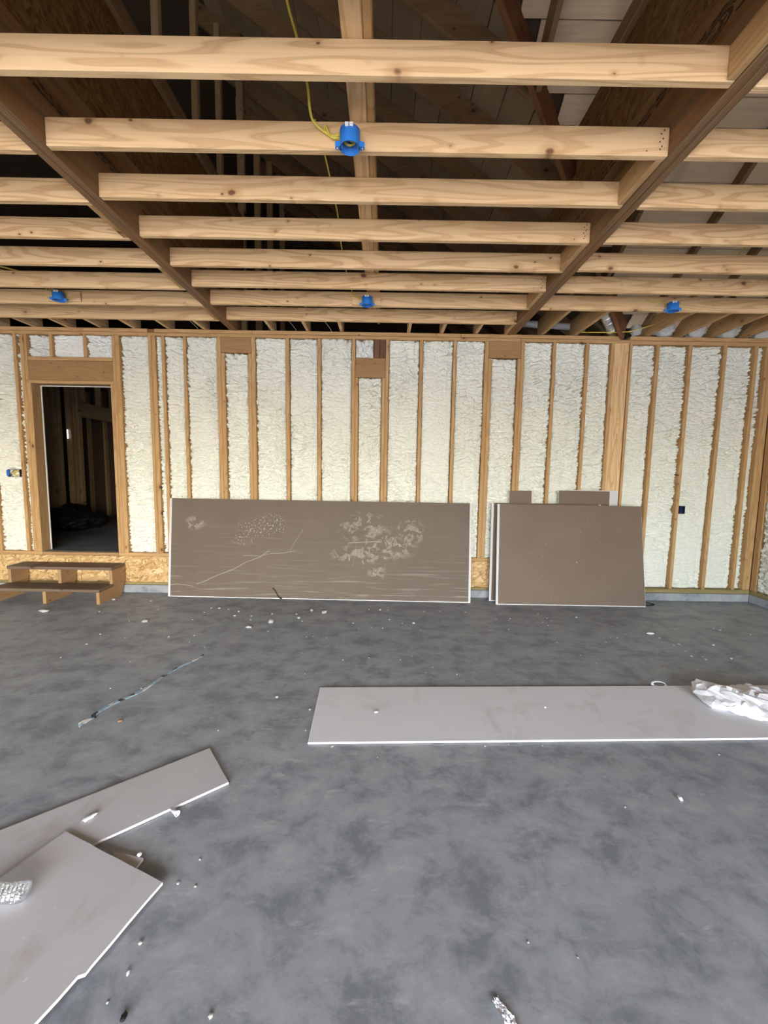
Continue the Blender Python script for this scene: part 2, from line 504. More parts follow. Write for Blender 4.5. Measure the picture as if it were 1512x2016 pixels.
def make_foil():
    m = NT('crinkled_foil', 0.28, 0.5)
    m.b.inputs['Metallic'].default_value = 1.0
    m.col((0.82, 0.82, 0.84))
    v = m.coord(False)
    m.bump(m.noise(v, 55.0, 4.0, 0.6), 0.01, 0.8)
    return m.m
FOIL = make_foil()
def make_clear():
    m = NT('clear_bottle_plastic', 0.06, 0.5)
    tr_ = m.n('ShaderNodeBsdfTransparent'); tr_.inputs[0].default_value = (0.93, 0.96, 0.97, 1)
    gl = m.n('ShaderNodeBsdfGlossy'); gl.inputs[0].default_value = (0.95, 0.97, 1.0, 1); gl.inputs['Roughness'].default_value = 0.10
    lw = m.n('ShaderNodeLayerWeight'); lw.inputs[0].default_value = 0.45
    bp = m.n('ShaderNodeBump'); bp.inputs['Distance'].default_value = 0.006
    m.l(m.noise(m.scale(m.coord(False), (60, 130, 130)), 1.0, 3.0), bp.inputs['Height'])
    m.l(bp.outputs[0], gl.inputs['Normal']); m.l(bp.outputs[0], lw.inputs['Normal'])
    mx = m.n('ShaderNodeMixShader')
    m.l(m.math('MULTIPLY_ADD', lw.outputs['Facing'], 0.75, 0.22, True), mx.inputs[0])
    m.l(tr_.outputs[0], mx.inputs[1]); m.l(gl.outputs[0], mx.inputs[2])
    m.l(mx.outputs[0], m.t.nodes['Material Output'].inputs[0])
    return m.m
CLEAR = make_clear()
def make_film():
    m = NT('white_plastic_bag', 0.4, 0.45)
    m.col((0.80, 0.79, 0.81))
    m.b.inputs['Subsurface Weight'].default_value = 0.1
    v = m.coord(False)
    m.bump(m.noise(v, 28.0, 4.0, 0.6), 0.01, 0.5)
    return m.m
FILM = make_film()
def make_strap():
    m = NT('painted_strap', 0.5)
    v = m.coord(False)
    x, y, z = m.xyz(v)
    n = m.noise(m.scale(v, (9, 9, 1)), 1.0, 2.0)
    c = m.ramp(n, [(0.40, (0.035, 0.045, 0.055)), (0.43, (0.30, 0.42, 0.50)), (0.54, (0.20, 0.27, 0.32)), (0.56, (0.60, 0.58, 0.54))], 'CONSTANT')
    m.col(c)
    return m.m
STRAP = make_strap()

# ------------------------------------------------------------------ constants
D = 5.136        # face of the back wall studs
WT = 0.14        # stud depth
ZC = 3.248       # underside of the ceiling joists
SL = 0.68        # roof pitch
XV, ZE = 2.84, 3.42   # foot of the valley, underside of deck over the plate

# ------------------------------------------------------------------ floor and ground
fl = mesh_from('floor', [(-6.1, -5.25, 0), (4.86, -5.25, 0), (4.86, 5.28, 0), (-6.1, 5.28, 0), (-6.1, -5.25, -0.12), (4.86, -5.25, -0.12), (4.86, 5.28, -0.12), (-6.1, 5.28, -0.12)],
               [(0, 1, 2, 3), (7, 6, 5, 4), (0, 4, 5, 1), (1, 5, 6, 2), (2, 6, 7, 3), (3, 7, 4, 0)], CONC)
tag(fl, 'mottled grey troweled concrete slab of the garage', 'floor', kind='structure')
gd = mesh_from('ground', [(-40, -60, -0.13), (40, -60, -0.13), (40, 40, -0.13), (-40, 40, -0.13)], [(0, 1, 2, 3)], DRIVE)
tag(gd, 'pale gravel ground outside the open garage', 'ground', kind='structure')

# ------------------------------------------------------------------ back wall
def slab_mesh(name, rects, y0, y1, mat):
    vs_, fs = [], []
    for (x0, x1, z0, z1) in rects:
        b = len(vs_)
        vs_ += [(x0, y0, z0), (x1, y0, z0), (x1, y0, z1), (x0, y0, z1), (x0, y1, z0), (x1, y1, z0), (x1, y1, z1), (x0, y1, z1)]
        fs += [(b, b + 1, b + 2, b + 3), (b + 7, b + 6, b + 5, b + 4), (b, b + 4, b + 5, b + 1), (b + 1, b + 5, b + 6, b + 2), (b + 2, b + 6, b + 7, b + 3), (b + 3, b + 7, b + 4, b)]
    return mesh_from(name, vs_, fs, mat)
WB = slab_mesh('wall_back', [(-6.1, -4.325, 0, 3.25), (-4.325, -3.356, 0, 0.50), (-4.325, -3.356, 2.60, 3.25), (-3.356, 4.86, 0, 3.25)], D + WT, D + WT + 0.015, SHEATH)
tag(WB, 'open-framed rear wall of studs filled with cream spray foam', 'wall', kind='structure')

def stud(x0, x1, z0, z1, mat=STUD, y=D, name='stud'):
    return box(name, x0, x1, y, y + WT, z0, z1, mat, WB)
ZP = 3.172
FULL = [(-5.68, -5.642), (-5.28, -5.242), (-4.87, -4.832), (-4.516, -4.478), (-4.430, -4.389), (-3.318, -3.281), (-3.280, -3.226),
        (-2.879, -2.841), (-2.839, -2.790), (-2.720, -2.682), (-2.458, -2.420), (-2.049, -2.000), (-1.632, -1.584), (-1.215, -1.172),
        (-0.827, -0.788), (-0.413, -0.373), (-0.004, 0.036), (0.408, 0.446), (0.816, 0.854), (1.198, 1.243), (1.638, 1.678), (2.020, 2.058), (2.420, 2.458), (2.724, 2.762)]
for a, b in FULL: stud(a, b, 0.51, ZP)
stud(-4.387, -4.325, 0.51, 2.59, name='jack_stud'); stud(-3.356, -3.319, 0.51, 2.59, name='jack_stud')
stud(-1.999, -1.955, 0.51, 2.985, name='jack_stud'); stud(-1.672, -1.633, 0.51, 2.985, name='jack_stud')
stud(-0.372, -0.332, 0.51, 2.720, name='jack_stud'); stud(-0.045, -0.005, 0.51, 2.720, name='jack_stud')
stud(1.244, 1.289, 0.51, 2.975, name='jack_stud'); stud(1.598, 1.637, 0.51, 2.975, name='jack_stud')
box('post', 2.763, 2.938, D + 0.004, D + WT, 0.15, 3.215, PINE, WB)
for a, b in [(2.947, 2.980), (3.272, 3.312), (3.667, 3.706), (4.087, 4.127), (4.466, 4.505), (4.602, 4.640), (4.642, 4.698)]: stud(a, b, 0.15, ZP)
# blocks and headers
box('header_block', -1.999, -1.633, D - 0.002, D + 0.12, 2.987, ZP, HDRW, WB)
box('header_block', -0.371, -0.006, D - 0.002, D + 0.12, 2.722, 2.952, HDRW, WB)
box('header_block', 1.245, 1.636, D - 0.002, D + 0.12, 2.977, ZP, HDRW, WB)
box('dark_block', -0.148, -0.078, D + 0.004, D + 0.12, 2.953, ZP, DARKB, WB)
box('dark_block', -0.077, -0.006, D + 0.010, D + 0.12, 2.953, ZP, DARKB, WB)
box('header_plate', -4.345, -3.319, D, D + WT, 2.866, 2.908, STUD, WB)
box('door_header', -4.350, -3.319, D + 0.002, D + 0.10, 2.630, 2.865, HDRW, WB)
box('header_plate', -4.388, -3.319, D, D + WT, 2.590, 2.629, STUD, WB)
box('cripple_stud', -4.385, -4.350, D, D + WT, 2.630, ZP, STUD, WB)
box('cripple_stud', -4.075, -4.037, D, D + WT, 2.909, ZP, STUD, WB)
box('cripple_stud', -3.665, -3.625, D, D + WT, 2.909, ZP, STUD, WB)
# plates
for a, b in [(-6.1, -3.0), (-2.998, 1.62), (1.622, 2.945)]: box('top_plate', a, b, D, D + WT, ZP, 3.210, STUD, WB)
box('top_plate', 2.947, 4.70, D, D + WT, ZP - 0.008, 3.208, STUD, WB)
for a, b in [(-6.1, -2.88), (-2.80, -1.62), (-1.618, 0.9), (0.902, 2.83)]: box('top_plate', a, b, D - 0.003, D + WT, 3.212, 3.254, STUD, WB)
box('plate_patch', -2.878, -2.802, D + 0.006, D + WT, 3.212, 3.252, REDW, WB)
box('top_plate', 2.945, 4.70, D - 0.003, D + WT, 3.210, 3.256, STUD, WB)
box('bottom_plate', -6.1, -4.325, D, D + WT, 0.466, 0.51, STUD, WB)
box('bottom_plate', -3.356, 2.94, D, D + WT, 0.466, 0.51, STUD, WB)
box('subfloor_edge', -4.324, -3.357, D + 0.001, D + 0.05, 0.466, 0.506, STEPW, WB)
xr = [-6.1, -4.55, -3.845, -2.6, -1.4, -0.2, 1.0, 2.2, 2.94]
for a, b in zip(xr[:-1], xr[1:]):
    box('rim_panel', a, b - 0.003, D + 0.004, D + WT, 0.132, 0.464, OSB, WB, 0.0)
box('sill_plate', -6.1, 2.94, D - 0.006, D + WT, 0.10, 0.131, SILL, WB)
box('sill_plate', 2.945, 4.70, D - 0.006, D + WT, 0.10, 0.15, SILL, WB)
box('curb', -6.1, 4.78, D - 0.032, D + WT, 0.0, 0.10, CURB, WB, 0.008)
box('eave_light_seal', 2.99, 4.90, D + WT + 0.016, D + WT + 0.03, 3.20, 3.40, OSB, WB, 0.0)  # added strip, closes the eave gap against sky light
# wooden jamb sheathing seen at the left of the doorway
box('jamb_edge', -4.330, -4.318, D + WT + 0.002, D + WT + 0.016, 0.51, 2.60, GYP, WB, 0.0)
box('jamb_edge', -4.318, -3.356, D + WT + 0.002, D + WT + 0.016, 2.582, 2.594, GYP, WB, 0.0)

# foam in the bays -----------------------------------------------------------
def foam_panel(u0, u1, z0, z1, rec, seed, mat, parent, place, sidebead=True, step=0.0068, amp=1.0, depth=None, smoothpatch=0.0):
    """sprayed surface: lumpy height field over u (along the wall) and z, skirted back to the sheathing.
    place(u, recess, z) -> world"""
    nu = max(8, int((u1 - u0) / step)); nz = max(8, int((z1 - z0) / step))
    U, Z = np.meshgrid(np.linspace(u0, u1, nu), np.linspace(z0, z1, nz))
    s = seed * 13.37
    wu = U + 0.05 * pnoise(U * 5 + s, Z * 7 + s); wz = Z + 0.03 * pnoise(U * 6 + s + 9, Z * 5 + s + 4)
    n1 = pnoise(wu * 3.6 + s, wz * 12.5 + s) + 0.25 * pnoise(wu * 11 + s + 5, wz * 20 + s + 8)
    n2 = pnoise(wu * 10 + s + 50, wz * 24.0 + s + 20)
    n3 = pnoise(wu * 30 + s + 80, wz * 38.0 + s + 70)
    big = pnoise(U * 2.0 + s, Z * 1.1 + s)
    calm = np.clip(0.95 + 0.9 * pnoise(U * 1.4 + s + 31, Z * 1.2 + s + 7) - smoothpatch, 0.2, 1.0)
    up = np.clip(0.75 + 0.35 * (Z - 1.2), 0.7, 1.15)
    h = 1.25 * amp * calm * up * (0.026 * np.abs(n1) ** 0.7 + 0.020 * np.abs(n2) ** 0.7 + 0.010 * np.abs(n3)
                      - 0.024 * np.exp(-(n1 / 0.07) ** 2) - 0.018 * np.exp(-(n2 / 0.11) ** 2) - 0.006 * np.exp(-(n3 / 0.2) ** 2) - 0.004) + 0.010 * big
    du = np.minimum(U - u0, u1 - U); dz = np.minimum(Z - z0, z1 - Z)
    if sidebead:
        wob = 0.012 * pnoise(Z * 3 + s, Z * 0 + s)
        wr = 0.055 + wob
        c = np.abs((u1 - U) - wr)
        h -= 0.028 * np.exp(-(c / 0.007) ** 2) * np.clip(0.5 + 1.2 * pnoise(Z * 1.3 + s, Z * 0 + 3.3), 0, 1)
        h += 0.008 * np.exp(-(((u1 - U) - wr * 0.5) / 0.02) ** 2)
    ew = 0.018 + 0.016 * (pnoise(Z * 9 + s, U * 0 + s + (U > (u0 + u1) / 2) * 7) + 0.35)
    ew = np.clip(ew, 0.006, 0.05)
    edge = np.clip(du / ew, 0, 1)
    edge = 1 - np.sqrt(1 - (1 - edge) ** 2 + 1e-9) if False else np.sqrt(np.clip(1 - (1 - edge) ** 2, 0, 1))
    ez = np.sqrt(np.clip(1 - (1 - np.clip(dz / 0.02, 0, 1)) ** 2, 0, 1))
    R = rec - h + (1 - edge) * 0.040 + (1 - ez) * 0.03
    R = np.clip(R, -0.012, 0.115)
    # edges wander a little in from the timber
    verts = place(U.ravel(), R.ravel(), Z.ravel())
    idx = np.arange(nu * nz).reshape(nz, nu)
    q = np.stack([idx[:-1, :-1], idx[:-1, 1:], idx[1:, 1:], idx[1:, :-1]], -1).reshape(-1, 4)
    ring = np.concatenate([idx[0, :], idx[1:, -1], idx[-1, -2::-1], idx[-2:0:-1, 0]])
    back = place(U.ravel()[ring], np.full(len(ring), 0.138), Z.ravel()[ring])
    nb = len(verts)
    r2 = np.roll(ring, -1); bi = np.arange(len(ring)) + nb; b2i = np.roll(bi, -1)
    sk = np.stack([ring, bi, b2i, r2], -1)
    allv = np.concatenate([verts, back]); quads = np.concatenate([q, sk])
    me = bpy.data.meshes.new('foam_fill')
    me.vertices.add(len(allv)); me.vertices.foreach_set('co', allv.astype(np.float32).ravel())
    me.loops.add(len(quads) * 4); me.loops.foreach_set('vertex_index', quads.astype(np.int32).ravel())
    me.polygons.add(len(quads))
    me.polygons.foreach_set('loop_start', np.arange(0, len(quads) * 4, 4, dtype=np.int32))
    me.polygons.foreach_set('loop_total', np.full(len(quads), 4, dtype=np.int32))
    me.update(calc_edges=True)
    me.polygons.foreach_set('use_smooth', [True] * len(quads))
    return link('foam_fill', me, mat, parent)

def on_back(u, r, z): return np.stack([u, D + r, z], -1)
bays = []
# (x0, x1, z0, z1, recess, white)
bays += [(-5.242, -4.87, 0.51, ZP, 0.03, 0), (-4.832, -4.516, 0.51, ZP, 0.028, 0), (-4.478, -4.43, 0.51, ZP, 0.03, 0)]
bays += [(-4.345, -4.075, 2.909, ZP, 0.045, 1), (-4.037, -3.665, 2.909, ZP, 0.035, 1), (-3.625, -3.319, 2.909, ZP, 0.035, 1)]
bays += [(-3.226, -2.879, 0.51, ZP, 0.028, 0), (-2.79, -2.72, 0.51, ZP, 0.022, 0), (-2.682, -2.458, 0.51, ZP, 0.026, 0), (-2.42, -2.049, 0.51, ZP, 0.024, 0)]
bays += [(-1.955, -1.672, 0.51, 2.985, 0.026, 0), (-1.584, -1.215, 0.51, ZP, 0.024, 0), (-1.172, -0.827, 0.51, ZP, 0.026, 0), (-0.788, -0.413, 0.51, ZP, 0.022, 0)]
bays += [(-0.332, -0.045, 0.51, 2.72, 0.026, 0), (-0.372, -0.149, 2.953, ZP, 0.03, 1), (0.036, 0.408, 0.51, ZP, 0.022, 0), (0.446, 0.816, 0.51, ZP, 0.026, 0), (0.854, 1.198, 0.51, ZP, 0.022, 0)]
bays += [(1.289, 1.598, 0.51, 2.975, 0.028, 0), (1.678, 2.02, 0.51, ZP, 0.026, 0), (2.058, 2.42, 0.51, ZP, 0.032, 0), (2.458, 2.724, 0.51, ZP, 0.03, 0)]
bays += [(2.98, 3.272, 0.15, ZP - 0.008, 0.045, 0), (3.312, 3.667, 0.15, ZP - 0.008, 0.048, 0), (3.706, 4.087, 0.15, ZP - 0.008, 0.05, 0), (4.127, 4.466, 0.15, ZP - 0.008, 0.05, 0), (4.505, 4.602, 0.15, ZP - 0.008, 0.05, 0)]
for i, (a, b, z0, z1, rec, wh) in enumerate(bays):
    foam_panel(a + 0.001, b - 0.001, z0, z1, rec, i + 1, FOAMW if wh else FOAM, WB, on_back, sidebead=(b - a) > 0.2, smoothpatch=0.35 if a > 3.6 else 0.1)

# ------------------------------------------------------------------ right wall
XR = 4.70
WR = mesh_from('wall_right', [(XR + WT, -5.25, 0), (XR + WT, D + WT, 0), (XR + WT, D + WT, 3.37), (XR + WT, 0.15, 6.86), (XR + WT, -5.25, 3.32),
                              (XR + WT + .02, -5.25, 0), (XR + WT + .02, D + WT, 0), (XR + WT + .02, D + WT, 3.37), (XR + WT + .02, 0.15, 6.86), (XR + WT + .02, -5.25, 3.32)],
               [(4, 3, 2, 1, 0), (5, 6, 7, 8, 9), (0, 1, 6, 5), (1, 2, 7, 6), (2, 3, 8, 7), (3, 4, 9, 8), (4, 0, 5, 9)], SHEATH)
tag(WR, 'right side wall with cream foam meeting the rear corner', 'wall', kind='structure')
ys = [5.055, 4.57, 4.16, 3.75, 3.35, 2.94, 2.53, 2.13, 1.72, 1.31, 0.91, 0.5, 0.1, -0.31, -0.72, -1.12, -1.53, -1.93, -2.34, -2.75, -3.15, -3.56, -3.97, -4.37, -4.78, -5.2]
for k, y in enumerate(ys):
    box('stud', XR, XR + WT, y, y + (0.038 if k else 0.080), 0.15, ZP, STUD, WR)
box('top_plate', XR, XR + WT, -5.2, 5.135, ZP, 3.254, STUD, WR)
box('sill_plate', XR - 0.006, XR + WT, -5.2, 5.125, 0.10, 0.15, SILL, WR)
box('curb', XR - 0.035, XR + WT, -5.2, 5.10, 0.0, 0.10, CURB, WR, 0.008)
def on_right(u, r, z): return np.stack([XR + r, u, z], -1)
for k in range(len(ys) - 1):
    y0, y1 = ys[k + 1] + 0.038, ys[k]
    if y1 - y0 < 0.03: continue
    foam_panel(y0 + 0.001, y1 - 0.001, 0.15, ZP, 0.012 if k == 0 else 0.022, 60 + k, FOAM, WR, on_right, sidebead=False, step=0.012 if k < 4 else 0.05)

# ------------------------------------------------------------------ left wall, front wall (beside and behind the camera)
WL = mesh_from('wall_left', [(-5.96, -5.25, 0), (-5.96, D + WT, 0), (-5.96, D + WT, 3.25), (-5.96, -5.25, 3.25), (-6.1, -5.25, 0), (-6.1, D + WT, 0), (-6.1, D + WT, 3.25), (-6.1, -5.25, 3.25)],
               [(0, 1, 2, 3), (7, 6, 5, 4), (0, 4, 5, 1), (1, 5, 6, 2), (2, 6, 7, 3), (3, 7, 4, 0)], FOAM)
tag(WL, 'left side wall covered in cream spray foam', 'wall', kind='structure')
WF = slab_mesh('wall_front', [(-6.1, -4.5, 0, 2.96), (4.1, 4.86, 0, 2.96), (-6.1, 4.86, 2.96, 3.35)], -5.36, -5.22, SHEATH)
tag(WF, 'front wall around the wide open garage doorway', 'wall', kind='structure')

# ------------------------------------------------------------------ ceiling frame
CE = empty('ceiling')
tag(CE, 'open ceiling of pine joists hung between laminated beams', 'ceiling', kind='structure')
LX0, LX1 = -1.886, -1.788
RX0, RX1 = 1.453, 1.555
JY = [1.90 + 0.4064 * k for k in range(8)]
JY[1], JY[3], JY[4] = 2.312, 3.132, 3.555
JY[7] = 4.765
H6 = 0.139
for y in [1.90 - 0.4064 * k for k in range(17, 0, -1)]:
    box('joist', LX1, RX0, y, y + 0.038, ZC, ZC + H6, PINE, CE)
    box('joist', -5.96, LX0, y + .04, y + 0.078, ZC, ZC + H6, PINE, CE)
    box('joist', RX1, 4.70, y, y + 0.038, ZC, ZC + H6, PINE, CE)
for y in JY: box('joist', LX1 + 0.001, RX0 - 0.001, y, y + 0.038, ZC, ZC + H6, PINE, CE, 0.004)
for y in [1.94, 2.344, 2.765, 3.171, 3.578, 4.005, 4.40, 4.80]: box('joist', -5.96, LX0 - 0.001, y, y + 0.038, ZC, ZC + H6, PINE, CE, 0.004)
for y in [1.92, 2.312, 2.722, 3.118, 3.53, 3.932, 4.34]: box('joist', RX1 + 0.001, 4.70, y, y + 0.038, ZC, ZC + H6, PINE, CE, 0.004)
# nail heads at the joist ends along the right beam
def nail_heads(x, y, pts):
    vs_, fs = [], []
    for (a_, z_) in pts:
        b_ = len(vs_)
        for k in range(6):
            q = k * math.pi / 3
            vs_.append((x + a_ + 0.0042 * math.cos(q), y - 0.0012, ZC + z_ + 0.0042 * math.sin(q)))
        for k in range(6):
            q = k * math.pi / 3
            vs_.append((x + a_ + 0.0042 * math.cos(q), y + 0.001, ZC + z_ + 0.0042 * math.sin(q)))
        fs.append(tuple(b_ + k for k in range(6)))
        for k in range(6): fs.append((b_ + k, b_ + 6 + k, b_ + 6 + (k + 1) % 6, b_ + (k + 1) % 6))
    mesh_from('nail_heads', vs_, fs, DARKIN, CE)
for j in (1, 3, 5, 7):
    nail_heads(RX0, JY[j], [(-0.03, 0.122), (-0.045, 0.105), (-0.034, 0.082), (-0.05, 0.066), (-0.038, 0.045), (-0.046, 0.030), (-0.115, 0.022)])
# blocking against the beams
for a, b in [(1.532, 1.90), (2.35, 2.716), (3.17, 3.554), (3.992, 4.337), (4.804, 5.13)]:
    box('blocking', RX0 - 0.040, RX0 - 0.001, a, b, ZC, ZC + 0.135, STUD, CE, 0.005)
for a, b in [(2.806, 3.169), (3.618, 4.003), (4.440, 4.798)]:
    box('blocking', LX0 - 0.040, LX0 - 0.001, a, b, ZC, ZC + 0.135, STUD, CE, 0.005)
# laminated beams, two plies each
LVL_L = make_lvl(0.02); LVL_R = make_lvl(0.12, (2.029, 0.100)); LVL_P = make_lvl()
LB = 0.46
for (x0, x1, mi, side) in ((LX0, LX1, LVL_L, 1), (RX0, RX1, LVL_R, -1)):
    xm = (x0 + x1) / 2
    near = (xm + 0.002, x1) if side > 0 else (x0, xm - 0.002)
    far = (x0, xm - 0.0012) if side > 0 else (xm + 0.0012, x1)
    b1 = box('beam', near[0], near[1], -5.22, D + WT, ZC - 0.002, ZC + LB, mi, CE, 0.003)
    b2 = box('beam_ply', far[0], far[1], -5.22, D + WT, ZC + 0.001, ZC + LB, LVL_P, CE, 0.003)
# strand-board knee walls above the beams with a nailer along the top
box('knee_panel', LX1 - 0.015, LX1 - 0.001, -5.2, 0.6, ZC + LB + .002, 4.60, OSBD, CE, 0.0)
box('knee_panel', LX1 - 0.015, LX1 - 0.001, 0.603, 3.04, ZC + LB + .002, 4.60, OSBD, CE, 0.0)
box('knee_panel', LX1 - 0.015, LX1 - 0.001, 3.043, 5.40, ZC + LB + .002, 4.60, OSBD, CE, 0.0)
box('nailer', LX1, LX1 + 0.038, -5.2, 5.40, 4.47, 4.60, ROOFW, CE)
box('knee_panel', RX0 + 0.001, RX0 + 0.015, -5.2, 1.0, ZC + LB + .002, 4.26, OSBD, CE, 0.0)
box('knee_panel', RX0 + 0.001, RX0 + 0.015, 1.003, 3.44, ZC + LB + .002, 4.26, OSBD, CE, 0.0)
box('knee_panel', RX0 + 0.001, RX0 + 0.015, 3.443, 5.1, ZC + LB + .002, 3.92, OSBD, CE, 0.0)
box('nailer', RX0 - 0.037, RX0, -5.2, 3.10, 4.26, 4.37, ROOFW, CE)
# attic studs behind the left knee wall
for y in (3.66, 4.36, 4.95, 5.62, 6.30, 6.95, 7.75):
    box('attic_stud', -1.93, -1.842 if y > 5 else -1.868, y, y + 0.06, 3.72 if y < 5.5 else 3.3, 6.40, HALLW, CE)
# strongback over the joists
box('strongback', -0.207, -0.117, -5.1, 5.20, ZC + H6 + 0.001, ZC + H6 + 0.038, PINE, CE)
box('strongback_edge', -0.116, -0.078, -5.1, 5.26, ZC + H6 + 0.001, ZC + H6 + 0.139, STUD, CE)
# short lookouts from the last joist to the wall plate
for x in (-5.45, -5.04, -4.64, -4.237, -3.825, -3.425, -3.025, -2.609, -2.179):
    box('lookout', x - 0.038, x, 4.842, 5.27, 3.257, 3.39, PINE, CE)
for x in (-1.375, -0.95, -0.54, 0.27, 0.67, 1.083):
    box('lookout', x - 0.019, x + 0.019, 4.806, 5.27, 3.257, 3.39, PINE, CE)
for x in (1.882, 2.282):
    box('lookout', x - 0.02, x + 0.02, 4.380, 5.27, 3.257, 3.47, STUD, CE)
for x in (3.163, 3.56, 3.945, 4.35):
    box('lookout', x - 0.038, x, 4.380, 5.26, 3.258, 3.44, STUD, CE)

# ------------------------------------------------------------------ roof: the back slope (boards run along the wall)
TH = math.atan(SL)
RB = empty('roof_back')
tag(RB, 'pale board roof slope rising from the right rear eave', 'roof', kind='structure')
def zA(y): return ZE + SL * (D - y)
def zB(x): return ZE + SL * (XV - x)
def slope_board(name, x0, x1, yc, wid, th, off, mat, parent):
    """board lying on the back slope, long in x; centre line at yc"""
    me = box_mesh(x1 - x0, wid, th, mat['X'], 0.003)
    o = link(name, me, None, parent, ((x0 + x1) / 2, yc, zA(yc) + off), (-TH, 0, 0))
    return o
yy = 5.45
PW = 0.184
dy = (PW + 0.004) * math.cos(TH)
while yy > 0.1:
    xv = max(yy - D + XV, -2.2)
    slope_board('roof_board', xv + 0.07, 4.9, yy, PW, 0.019, 0.012, PALE, RB)
    yy -= dy
def rafterA(x, ylo, yhi, mat, parent, d=0.185, name='rafter', wd=0.038):
    """rafter under the back slope from ylo (eave) to yhi (toward the ridge)"""
    vs_ = []
    for xx in (x - wd / 2, x + wd / 2):
        vs_ += [(xx, ylo, zA(ylo)), (xx, yhi, zA(yhi)), (xx, yhi, zA(yhi) - d / math.cos(TH)), (xx, ylo, max(zA(ylo) - d / math.cos(TH), 3.257))]
    if True:
        o = mesh_from(name, vs_, [(0, 1, 2, 3), (7, 6, 5, 4), (0, 4, 5, 1), (1, 5, 6, 2), (2, 6, 7, 3), (3, 7, 4, 0)], mat['Y'], parent)
        fix_normals(o)
    return o
for x in (1.10, 1.70, 2.30, 3.10, 3.71, 4.32):
    ylo = min(D + 0.12, x - XV + D - 0.05)
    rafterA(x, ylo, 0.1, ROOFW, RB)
box('jack_post', 1.585, 1.665, 2.86, 2.90, ZC + H6, 4.6, HALLW, RB)

deckA = mesh_from('roof_light_seal', [(x_, y_, zA(y_) + 0.045) for x_, y_ in ((-2.30, 0.0), (4.95, 0.0), (4.95, 5.75), (XV + 0.61, 5.75))], [(0, 1, 2, 3)], DARKIN, RB)  # added opaque sheet over the boards, stops sky light leaking through
# added front slope, out of view, shuts light out of the attic
RF = mesh_from('roof_shell_front', [(-6.2, 0.15, 6.97), (4.95, 0.15, 6.97), (4.95, -5.5, 3.13), (-6.2, -5.5, 3.13)], [(3, 2, 1, 0)], DARKIN)
tag(RF, 'unseen added roof slope shutting light out of the attic', 'roof', kind='structure')

# valley rafter
VAL = empty('roof_valley')
tag(VAL, 'dark reddish valley rafter descending to the rear plate', 'rafter', kind='structure')
a = Vector((XV + 0.03, D + 0.03, ZE - 0.10)); b = Vector((-2.15, D - (XV + 2.15), zB(-2.15) - 0.10))
dv = (b - a); Lv = dv.length
me = box_mesh(Lv, 0.045, 0.235, REDW['X'], 0.004)
o = link('valley_rafter', me, None, VAL)
xa = dv.normalized(); ya = Vector((0, 0, 1)).cross(xa).normalized(); za = xa.cross(ya)
mm = Matrix((xa, ya, za)).transposed().to_4x4(); mm.translation = (a + b) / 2
o.matrix_world = mm

# ------------------------------------------------------------------ roof: the left slope (boards run front to back)
RL = empty('roof_left')
tag(RL, 'dark plank roof slope over the dim attic', 'roof', kind='structure')
PX = 0.235
xx = 2.95
while xx > -2.2:
    yv = xx - XV + D
    me = box_mesh(PX / math.cos(TH) - 0.006, 9.6 - (yv + 0.08), 0.02, PLANK['Y'], 0.003)
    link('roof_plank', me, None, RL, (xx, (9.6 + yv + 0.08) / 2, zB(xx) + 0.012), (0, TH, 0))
    xx -= PX
deckB = mesh_from('roof_light_seal', [(x_, y_, zB(x_) + 0.045) for x_, y_ in ((XV + 0.25, D + 0.25), (XV + 0.25, 9.7), (-2.35, 9.7), (-2.35, -0.05))], [(0, 1, 2, 3)], DARKIN, RL)  # added opaque sheet over the planks, stops light leaks
def rafterB(y, xlo, xhi, mat, d=0.19, wd=0.038):
    vs_ = []
    for q in (y - wd / 2, y + wd / 2):
        vs_ += [(xlo, q, zB(xlo)), (xhi, q, zB(xhi)), (xhi, q, zB(xhi) - d / math.cos(TH)), (xlo, q, zB(xlo) - d / math.cos(TH))]
    o = mesh_from('rafter', vs_, [(0, 1, 2, 3), (7, 6, 5, 4), (0, 4, 5, 1), (1, 5, 6, 2), (2, 6, 7, 3), (3, 7, 4, 0)], mat['X'], RL)
    fix_normals(o)
for y in (1.0, 1.6, 2.2, 2.8, 3.4, 4.0, 4.6, 5.2, 5.8, 6.4, 7.0, 7.6, 8.2):
    xlo = min(y - D + XV - 0.05, 2.8)
    if xlo < -1.9: continue
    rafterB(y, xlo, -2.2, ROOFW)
RL2 = mesh_from('roof_far_left', [(-2.1, -0.3, 6.97), (-2.1, 9.7, 6.97), (-8.35, 9.7, 2.72), (-8.35, -0.3, 2.72)], [(0, 1, 2, 3)], DARKIN)
tag(RL2, 'far roof slope hidden behind the attic ridge', 'roof', kind='structure')

